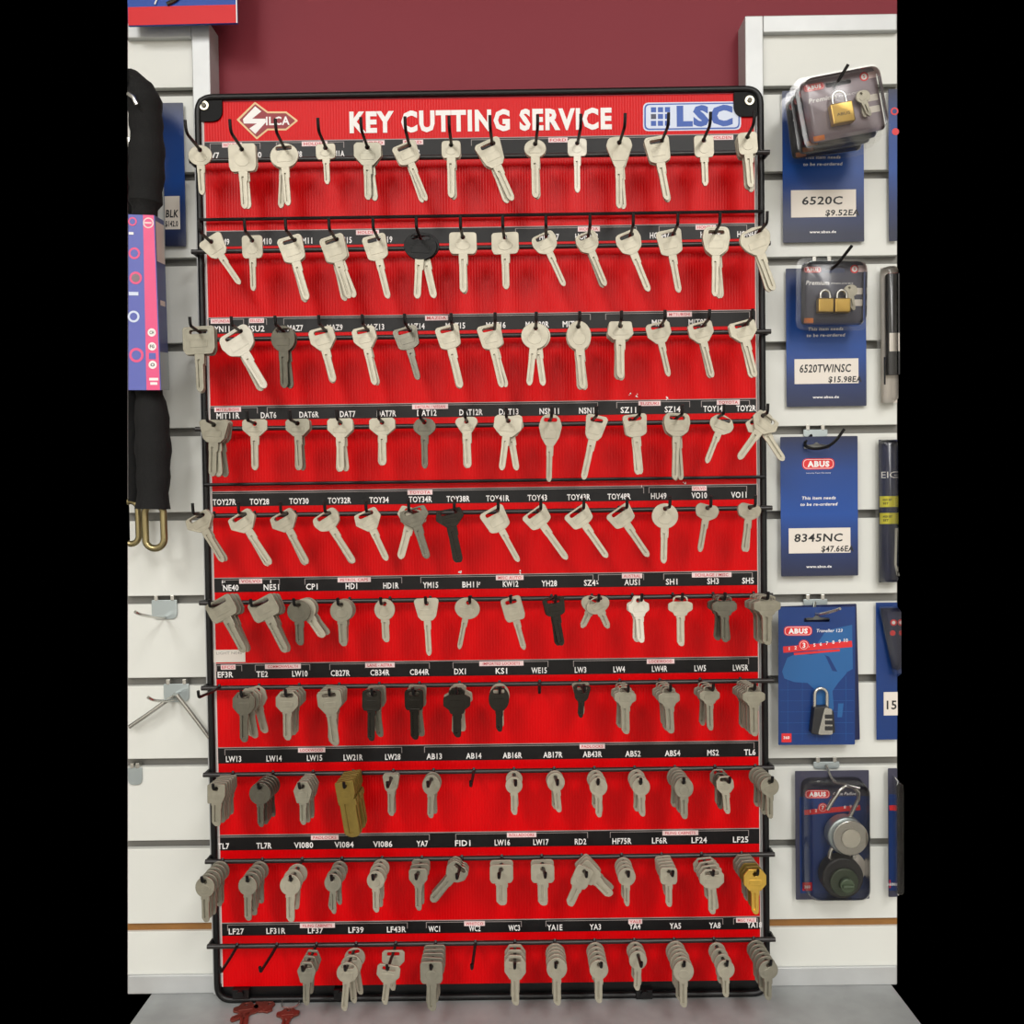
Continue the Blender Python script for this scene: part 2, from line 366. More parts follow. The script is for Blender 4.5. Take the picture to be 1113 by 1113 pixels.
# rows: bar height (image, centre), strips, codes and tags --------------------
BARZ = [ -0.46219389 + 0.81487131, -0.55786991 + 0.81487131, -0.65118823 + 0.81487131, -0.74622458 + 0.81487131, -0.83900945 + 0.81487131,
         -0.93261642 + 0.81487131, -1.02452193 + 0.81487131, -1.11857812 + 0.81487131, -1.21304968 + 0.81487131, -1.30594548 + 0.81487131]
YB = -0.015; BR = 0.0026
STR = [(154.5, 173), (251.6, 267), (345.7, 361.8), (441.9, 456), (534.8, 549.8), (628.8, 643), (721.9, 737.3), (813.2, 829.1), (908.3, 923.7), (1003.9, 1016.5)]
CODES = [
 ['SV7', 'S50', 'GM8', 'GM1A', '', '', 'R', '', '', '', '', '', '', ''],
 ['GM9', 'GM10', 'GM11', 'GM15', 'GM19', '', '', 'HON31', 'HON37', 'HON45R', '', 'HON47', 'HON58', 'HON66'],
 ['HYN11', 'ISU2', 'MAZ7', 'MAZ9', 'MAZ13', 'MAZ14', 'MAZ15', 'MAZ16', 'MAZ20R', 'MIT8', '', 'MIT3', 'MIT8R', ''],
 ['MIT11R', 'DAT6', 'DAT6R', 'DAT7', 'DAT7R', 'DAT12', 'DAT12R', 'DAT13', 'NSN11', 'NSN14', 'SZ11', 'SZ14', 'TOY14', 'TOY2R'],
 ['TOY27R', 'TOY28', 'TOY30', 'TOY32R', 'TOY34', 'TOY34R', 'TOY38R', 'TOY41R', 'TOY43', 'TOY43R', 'TOY48R', 'HU49', 'VO10', 'VO11'],
 ['NE40', 'NE51', 'CP1', 'HD1', 'HD1R', 'YM15', 'BH11', 'KW12', 'YH28', 'SZ4', 'AUS1', 'SH1', 'SH3', 'SH5'],
 ['EF3R', 'TE2', 'LW10', 'CB27R', 'CB34R', 'CB44R', 'DX1', 'KS1', 'WE15', 'LW3', 'LW4', 'LW4R', 'LW5', 'LW5R'],
 ['LW13', 'LW14', 'LW15', 'LW21R', 'LW28', 'AB13', 'AB14', 'AB16R', 'AB17R', 'AB43R', 'AB52', 'AB54', 'MS2', 'TL6'],
 ['TL7', 'TL7R', 'VI080', 'VI084', 'VI086', 'YA7', 'FID1', 'LW16', 'LW17', 'RD2', 'HF75R', 'LF6R', 'LF24', 'LF25'],
 ['LF27', 'LF31R', 'LF37', 'LF39', 'LF43R', 'WC1', 'WC2', 'WC3', 'YA1E', 'YA3', 'YA4', 'YA5', 'YA8', 'YA18']]
CX_ = [
 [232, 278, 322, 366, 410, 452, 455, 540, 585, 630, 675, 718, 762, 800],
 [243, 287, 331, 374, 418, 460, 505, 551, 597, 638, 680, 717, 772, 812],
 [239, 279, 321, 364, 407, 451, 495, 539, 584, 620, 674, 717, 759, 805],
 [248, 292, 336, 378, 420, 464, 512, 553, 597, 640, 683, 731, 775, 811],
 [244, 282, 325, 369, 412, 457, 498, 541, 584, 629, 673, 716, 760, 803],
 [251, 295, 339, 382, 425, 468, 511, 555, 597, 641, 687, 730, 775, 813],
 [245, 285, 326, 370, 413, 456, 500, 545, 586, 631, 673, 717, 761, 805],
 [254, 298, 342, 384, 427, 472, 515, 557, 601, 644, 688, 731, 775, 815],
 [243, 287, 330, 374, 416, 459, 503, 546, 588, 631, 676, 717, 760, 805],
 [257, 300, 343, 387, 431, 472, 516, 559, 603, 647, 690, 734, 777, 820]]
TAGS = [
 [(241.5, 263, 'HOLDEN'), (328, 356, 'HOLDEN'), (395, 418, 'FORD'), (438, 460, 'FORD'), (596, 617, 'FORD'), (772, 797, 'HOLDEN')],
 [(387, 412, 'HOLDEN'), (628, 652, 'HONDA'), (756, 778, 'HONDA')],
 [(229, 252, 'HYUNDAI'), (271, 287, 'ISUZU'), (462, 487, 'MAZDA'), (725, 752, 'MITSUBISHI')],
 [(233, 262, 'MITSUBISHI'), (448, 487, 'DATSUN / NISSAN'), (694, 718, 'SUZUKI'), (779, 804, 'TOYOTA')],
 [(443, 470, 'TOYOTA'), (752, 768, 'VOLVO')],
 [(260, 285, 'VOLVO'), (367, 403, 'PETROL CAPS'), (539, 569, 'MISC AUTO'), (676, 698, 'AUSTRAL'), (752, 795, 'SCHLAGE / MISC')],
 [(240, 256, 'EFCO'), (288, 327, 'COMMONWEALTH'), (397, 429, 'LANE - ASTRA'), (521, 569, 'IMPORTED LOCKSETS'), (703, 733, 'LOCKWOOD')],
 [(324, 353.5, 'LOCKWOOD'), (630, 657.5, 'PADLOCKS')],
 [(338, 368, 'PADLOCKS'), (551, 583, 'ROLLADOORS'), (720, 759, 'FILING CABINETS')],
 [(326, 364, 'FILING CABINETS'), (504.5, 527, 'WHITCO'), (683, 698, 'YALE'), (800, 822, 'MISC YALE')]]
BRK = [
 [(228, 283), (300, 374), (512, 726)], [(560, 692), (716, 812)], [(225, 265), (270, 290), (308, 642), (658, 815)], [(228, 280), (290, 650), (670, 750), (762, 815)],
 [(230, 700), (705, 812)], [(241, 304), (331, 437), (457, 645), (650, 700), (721, 818)], [(235, 263), (277, 337), (358, 467), (492, 596), (623, 814)],
 [(244, 437), (461, 820)], [(235, 467), (495, 639), (663, 814)], [(247, 443), (463, 567), (593, 786), (797, 824)]]
SLOPE = (at(800, 556, 0).z - at(300, 556, 0).z)
def yrow(py, px):
    """image height of a level line of the board that passes px=250 at py"""
    a = at(250, py, 0.0); t = (px - 250)
    d = a.z
    # solve image y with same z at px
    y = py
    for _ in range(4): y += (at(px, y, 0).z - d) * F
    return y
for i in range(10):
    y0, y1 = STR[i]; z1 = at(250, y0, 0).z - O.z; z0 = at(250, y1 + .7, 0).z - O.z
    m = MB(); m.box(BX0, BX1, 0.0001, 0.0004, z0, z1, 'strip_black'); m.box(BX0, BX1, 0.00005, 0.0004, z1, z1 + 0.0009, 'grey_line')
    st = m.build('label_strip', rack)
    m = MB()
    for px, t in zip(CX_[i], CODES[i]):
        if t:
            q = P2(px, yrow(y1 - 1.1, px)); m = MB(); m.text(t, q[0], q[1], 0.0062, -0.0001, 'white_ink', width=0.0042 * len(t), bold=0.022); m.build('code_text', st, smooth=None)
    m = MB()
    for a, b in BRK[i]:
        xa = P2(a, y0)[0]; xb = P2(b, y0)[0]; zz = z1 - 0.0018
        m.box(xa, xb, -0.0001, 0.0, zz, zz + 0.0006, 'grey_line'); m.box(xa, xa + 0.0007, -0.0001, 0.0, zz - 0.006, zz, 'grey_line'); m.box(xb - 0.0007, xb, -0.0001, 0.0, zz - 0.006, zz, 'grey_line'); m.build('bracket_line', st, smooth=None); m = MB()
    for a, b, t in TAGS[i]:
        m = MB(); xa = P2(a, y0)[0]; xb = P2(b, y0)[0]; za = z1 - 0.0058
        m.box(xa, xb, -0.0004, -0.00015, za, za + 0.0052, 'tag_white'); m.text(t, (xa + xb) / 2, za + 0.0011, 0.003, -0.00045, 'tag_red', width=(xb - xa) * 0.84, bold=0.02)
        m.build('brand_tag', st)
m = MB(); q = P2(232, 720); q2 = P2(266.5, 706); m.box(q[0], q2[0], -0.0002, 0.0, q[1], q2[1], 'label_paper'); m.text('LIGHT NE40', (q[0] + q2[0]) / 2, q2[1] - 0.005, 0.003, -0.0003, 'grey_line', width=0.028)
tag(m.build('paper_note', board), 'small white paper sticker with faint handwriting')
m = MB()
for px, py, s_ in ((686, 429, 5), (693, 430, 5), (725, 433, 2), (744, 526, 3), (697, 528, 1), (500, 622, 3), (520, 634, 3), (565, 622, 1.5), (649, 632, 2), (243, 634, 3), (248, 637, 2), (295, 633, 3)):
    for k in range(3):
        q = P2(px + random.uniform(-s_, s_) * .5, py + random.uniform(-2, 2)); h = random.uniform(.0005, .0012)
        m.flat([(q[0] - h, q[1] - h * .5), (q[0] + h, q[1] - h), (q[0] + h * .6, q[1] + h), (q[0] - h * .4, q[1] + h * .4)], -0.0003, 'white_ink')
tag(m.build('scuff_marks', board, smooth=None), 'small pale scuffs on the red board')
# thin support wires across the board
for py in (234, 522.5):
    q = L(at(540, py, -0.006)); m = MB(); m.tube([(-FX, -0.006, q.z), (FX, -0.006, q.z)], 0.0018, 'black_powdercoat', 8); m.build('cross_wire', rack, smooth=True)
# bars with hooks
HSL = -0.066; HLEN = 0.060
UPS = [.0135, .012, .0095, .010, .0115, .008, .008, .0072, .0072, .0072]
def hookpt(i, j, s):
    return Vector((HXS[i][0] + j * HXS[i][1], YB - s, BARZ[i] - HSL * s + 0.0006))
TIPS = [(204, 131, 819, 126), (218, 236, 832, 229), (206, 345, 819, 333), (223, 444, 835, 435), (211, 544, 821, 538), (228, 649, 836, 639), (217, 750, 820.6, 745), (233, 850, 838, 848), (221, 951, 822, 943), (238, 1050, 836, 1040)]
HXS = [(at(a, b, YB - HLEN).x, at(c, d, YB - HLEN).x) for a, b, c, d in TIPS]
HXS = [(a, (b - a) / 13) for a, b in HXS]
def hook_mesh(i):
    Lh = HLEN * (1.08 if i == 0 else 1); ra = 0.008 if i == 0 else 0.004; up = UPS[i]
    m = MB(); pts = [(0, 0.0012, 0.004), (0, -0.001, 0.0012), (0, -0.02, -0.02 * HSL), (0, -(Lh - ra), -(Lh - ra) * HSL)]
    for k in range(1, 6):
        a = math.pi / 2 * k / 5 * 0.88; pts.append((0, -(Lh - ra) - ra * math.sin(a), -(Lh - ra) * HSL + ra * (1 - math.cos(a))))
    l = pts[-1]; pts.append((0, l[1] - 0.001, l[2] + max(.002, up - ra)))
    m.tube(pts, [0.0016] * len(pts), 'black_powdercoat', 8); return m
h0 = None; nh = 0
stuff = MB()
for i in range(10):
    z = BARZ[i] - O.z; m = MB()
    m.tube([(-0.3075, YB + 0.0028, z), (0.3075, YB + 0.0028, z)], BR, 'bar_coat', 10)
    for sx in (-1, 1):
        m.tube([(sx * 0.3055, YB + 0.0028, z), (sx * 0.3055, 0.002, z)], 0.0026, 'black_powdercoat', 8)
    bar = m.build('hook_bar', rack, smooth=True)
    for j in range(14):
        p = Vector((HXS[i][0] + j * HXS[i][1], YB, z))
        if j == 0:
            h0 = hook_mesh(i).build('hook', bar, smooth=True); h = h0
        else:
            h = h0.copy(); COL.objects.link(h); h.parent = bar
        h.location = p; h.rotation_euler = (0, 0, R(random.uniform(-2.0, 2.0)))

# ------------------------------------------------------------------ keys
# bow outlines in units of width / height: x -0.5..0.5, z 0 (top)..-1 (where the blade starts)
def circ(n=26, z=-0.5, rx=0.5, rz=0.5): return [(rx * math.cos(2 * math.pi * k / n), z + rz * math.sin(2 * math.pi * k / n)) for k in range(n)]
SH = {
 'round': circ(), 'oval': circ(),
 'rect': [(-.42, -1), (.42, -1), (.5, -.8), (.5, 0), (-.5, 0), (-.5, -.8)],
 'trap': [(-.22, -1), (.22, -1), (.36, -.82), (.5, -.1), (.4, 0), (-.4, 0), (-.5, -.1), (-.36, -.82)],
 'tee': [(-.28, -1), (.28, -1), (.5, -.7), (.42, 0), (-.42, 0), (-.5, -.7)],
 'hex': [(-.2, -1), (.2, -1), (.5, -.6), (.5, -.12), (.4, 0), (-.4, 0), (-.5, -.12), (-.5, -.6)],
 'hexs': [(-.18, -1), (.18, -1), (.5, -.5), (.42, -.02), (.3, 0), (-.3, 0), (-.42, -.02), (-.5, -.5)],
 'dee': [(-.14, -1), (.14, -1), (.4, -.8), (.5, -.4), (.44, 0), (-.44, 0), (-.5, -.4), (-.4, -.8)],
 'squ': [(-.2, -1), (.2, -1), (.42, -.9), (.5, -.1), (.42, 0), (-.42, 0), (-.5, -.1), (-.42, -.9)],
 'fan': [(-.2, -1), (.2, -1), (.45, -.72), (.5, -.42), (.32, -.1), (0, 0), (-.32, -.1), (-.5, -.42), (-.45, -.72)],
 'tri': [(-.14, -1), (.14, -1), (.3, -.7), (.5, -.28), (.4, -.03), (.15, 0), (-.15, 0), (-.4, -.03), (-.5, -.28), (-.3, -.7)],
 'egg': [(-.14, -1), (.14, -1), (.38, -.72), (.5, -.38), (.36, -.08), (0, 0), (-.36, -.08), (-.5, -.38), (-.38, -.72)],
 'bean': [(-.1, -1), (.14, -1), (.42, -.75), (.5, -.35), (.36, -.05), (0, -.08), (-.36, -.02), (-.5, -.3), (-.42, -.75)],
 'wing': [(-.24, -1), (.24, -1), (.3, -.84), (.5, -.7), (.5, -.4), (.3, -.3), (.18, -.03), (-.18, -.03), (-.3, -.3), (-.5, -.4), (-.5, -.7), (-.3, -.84)],
 'oct': [(-.26, -1), (.26, -1), (.5, -.7), (.5, -.28), (.28, 0), (-.28, 0), (-.5, -.28), (-.5, -.7)],
 'shield': [(-.32, -1), (.32, -1), (.5, -.42), (.26, 0), (-.26, 0), (-.5, -.42)],
 'heart': [(-.1, -1), (.1, -1), (.34, -.8), (.5, -.5), (.42, -.1), (.16, 0), (0, -.1), (-.16, 0), (-.42, -.1), (-.5, -.5), (-.34, -.8)],
 'slab': [(-.5, -1), (.32, -1), (.5, -.6), (.5, 0), (-.5, 0)]}
RADS = {'rect': .0035, 'trap': .003, 'tee': .0025, 'hex': .002, 'hexs': .002, 'dee': .006, 'squ': .004, 'fan': .005, 'tri': .006, 'egg': .008, 'bean': .005, 'wing': .0022, 'oct': .0015, 'shield': .0012, 'heart': .004, 'slab': .0012}
WORD = {'round': 'round', 'oval': 'oval', 'rect': 'square', 'trap': 'wide-topped', 'tee': 'T-headed', 'hex': 'six-sided', 'hexs': 'angular slotted', 'dee': 'D-shaped slotted', 'squ': 'squarish slotted', 'fan': 'fan-shaped', 'tri': 'triangular', 'egg': 'egg-shaped', 'bean': 'bean-shaped', 'wing': 'winged', 'oct': 'eight-sided', 'shield': 'shield-shaped', 'heart': 'heart-shaped', 'slab': 'block-headed'}
CW = {'W': 'bright white metal', 'L': 'pale silver', 'M': 'silver', 'G': 'dull grey', 'D': 'dark grey', 'K': 'dark mirror-like', 'Y': 'golden brass', 'O': 'olive brass', 'R': 'reddish copper', 'B': 'black plastic headed'}
TH = 0.0011
def curve_mesh(loops, ext, bev):
    cu = bpy.data.curves.new('c', 'CURVE'); cu.dimensions = '2D'; cu.fill_mode = 'BOTH'; cu.extrude = ext; cu.bevel_depth = bev; cu.bevel_resolution = 1
    for lp in loops:
        s = cu.splines.new('POLY'); s.points.add(len(lp) - 1); s.use_cyclic_u = True
        for p, q in zip(s.points, lp): p.co = (q[0], q[1], 0, 1)
    o = bpy.data.objects.new('c', cu); COL.objects.link(o)
    me = bpy.data.meshes.new_from_object(o.evaluated_get(bpy.context.evaluated_depsgraph_get()))
    bpy.data.objects.remove(o); bpy.data.curves.remove(cu)
    return me
_bow = {}
def bow(shape, w_, h_, hole, mt):
    """hole: 'c' small centred hole, 'l'/'r' wide slot hung from its left / right end, 'm' slot hung from the middle"""
    k = (shape, round(w_, 4), round(h_, 4), hole, mt)
    if k in _bow: return _bow[k]
    pts = [(x * w_, z * h_) for x, z in SH[shape]]
    if shape not in ('round', 'oval'): pts = fillet(pts, RADS[shape], 4)
    if hole == 'c': hr = min(0.0026, w_ * 0.13); hz = -hr - h_ * 0.1; hl = [(hr * math.cos(2 * math.pi * q / 14), hz + hr * math.sin(2 * math.pi * q / 14)) for q in range(14)]; pv = (0, hz + hr - 0.0017)
    else:
        a = w_ * (0.3 if shape != 'tri' else 0.2); hz = -h_ * 0.19; hh = 0.0023
        hl = fillet([(-a, hz - hh), (a, hz - hh), (a, hz + hh), (-a, hz + hh)], 0.0022, 4)
        pv = ({'l': -a + 0.0024, 'r': a - 0.0024, 'm': 0}[hole], hz + hh - 0.0018)
    mo = [curve_mesh([pts, hl], TH - 0.0003, 0.0003)]
    # raised maker's panel on the lower half of the bow
    ez = -h_ * 0.62
    if hole == 'c' and shape in ('round', 'rect', 'egg'): em = [(w_ * .26 * math.cos(q / 20 * 6.2832), ez + h_ * .2 * math.sin(q / 20 * 6.2832)) for q in range(20)]
    else: em = rrect(-w_ * .27, w_ * .27, ez - h_ * .13, ez + h_ * .13, 0.001)
    mo.append(curve_mesh([em], TH + 0.0001, 0.0002))
    if hole != 'c' and shape in ('squ', 'dee', 'hexs', 'rect', 'trap'):
        c0 = (0, -h_ * .5); rim_in = [(c0[0] + (x - c0[0]) * .88, c0[1] + (z - c0[1]) * .88) for x, z in pts]
        mo.append(curve_mesh([pts, rim_in], TH, 0.0002))
    bm = bmesh.new()
    for me in mo: bm.from_mesh(me); bpy.data.meshes.remove(me)
    for v in bm.verts: x, y, z = v.co; v.co = (x - pv[0], -z, y - pv[1])
    me = bpy.data.meshes.new('bow'); bm.to_mesh(me); bm.free()
    me.materials.clear(); me.materials.append(mt)
    _bow[k] = (me, pv); return _bow[k]
_bl = {}
def blade(kind, bw, Lb, top, px, mt, side=1):
    k = (kind, round(bw, 4), round(Lb, 4), round(top, 4), round(px, 4), mt, side)
    if k in _bl: return _bl[k]
    t = 0.00105; g = 0.13; sec = []
    def add(z, wl, wr, d): sec.append((z, wl, wr, d))
    h = bw / 2
    if kind == 'car':
        add(0.0015, h * 1.05, h * 1.05, 0); add(-Lb * .16, h * 1.05, h * 1.05, 0); add(-Lb * .17, h * 1.05, h * 1.05, 1); add(-Lb * .28, h, h, 1); add(-Lb * .29, h * .95, h * .78, 1)
        add(-Lb + .0045, h * .92, h * .76, 1); add(-Lb + .0042, h * .92, h * .76, 0); add(-Lb + .0018, h * .72, h * .6, 0); add(-Lb, h * .28, h * .22, 0)
    elif kind == 'house':
        add(0.001, h * 1.1, h * 1.1, 0); add(-.003, h * 1.15, h * 1.15, 0); add(-.0035, h * 1.0, h * 1.15, 1); add(-.006, h, h * 1.1, 1); add(-.0063, h, h * .95, 1)
        add(-Lb + .0045, h, h * .95, 1); add(-Lb + .0042, h, h * .95, 0); add(-Lb + .001, h * .5, h * .8, 0); add(-Lb, h * .1, h * .5, 0)
    else:   # slim straight
        add(0.001, h * 1.15, h * 1.15, 0); add(-Lb * .2, h * 1.1, h * 1.1, 0); add(-Lb * .22, h * .9, h * .9, 1); add(-Lb + .004, h * .85, h * .85, 1); add(-Lb + .0035, h * .85, h * .85, 0); add(-Lb, h * .35, h * .35, 0)
    vs, fs = [], []
    for z, wl, wr, d in sec:
        if side < 0: wl, wr = wr, wl
        dd = 0.0018 * d; gl = -wl * .42 if side > 0 else -wl * .08; gr = wl * .08 if side > 0 else wl * .42
        ring_ = [(-wl, -t * .8), (-wl * .93, -t), (gl, -t), (gl + 0.0001, -t + dd), (gr - 0.0001, -t + dd), (gr, -t), (wr * .93, -t), (wr, -t * .8), (wr, t * .8), (wr * .93, t), (-wl * .93, t), (-wl, t * .8)]
        vs += [(a - px, b, z + top) for a, b in ring_]
    n = 12; N = len(sec)
    for i in range(N - 1):
        for q in range(n): fs.append((i * n + q, i * n + (q + 1) % n, (i + 1) * n + (q + 1) % n, (i + 1) * n + q))
    fs += [tuple(range(n - 1, -1, -1)), tuple((N - 1) * n + q for q in range(n))]
    me = bpy.data.meshes.new('blade'); me.from_pydata(vs, [], fs); me.materials.append(mt)
    bm = bmesh.new(); bm.from_mesh(me); bmesh.ops.recalc_face_normals(bm, faces=bm.faces[:]); bm.to_mesh(me); bm.free()
    _bl[k] = me; return me
def make_key(loc, shape, w_, h_, T, ang, mk, hole, kind, bwid, label, group, yaw=0, pitch=0, mb=None, lab_cat='key'):
    if hole in ('l', 'r') and ang < 0 and hole == 'r': hole = 'l'
    me, pv = bow(shape, w_, h_, hole, KM[mk]); bl = blade(kind, bwid, T - h_, -h_ - pv[1] + 0.001, pv[0], KM[mb or mk])
    e = empty('key_blank', loc, label, lab_cat, group, (R(pitch), R(-ang), R(yaw)))
    a = bpy.data.objects.new('bow', me); COL.objects.link(a); a.parent = e
    b = bpy.data.objects.new('blade', bl); COL.objects.link(b); b.parent = e
    if mb: a['label'] = 'black plastic head'; b['label'] = 'silver metal blade'
    return e
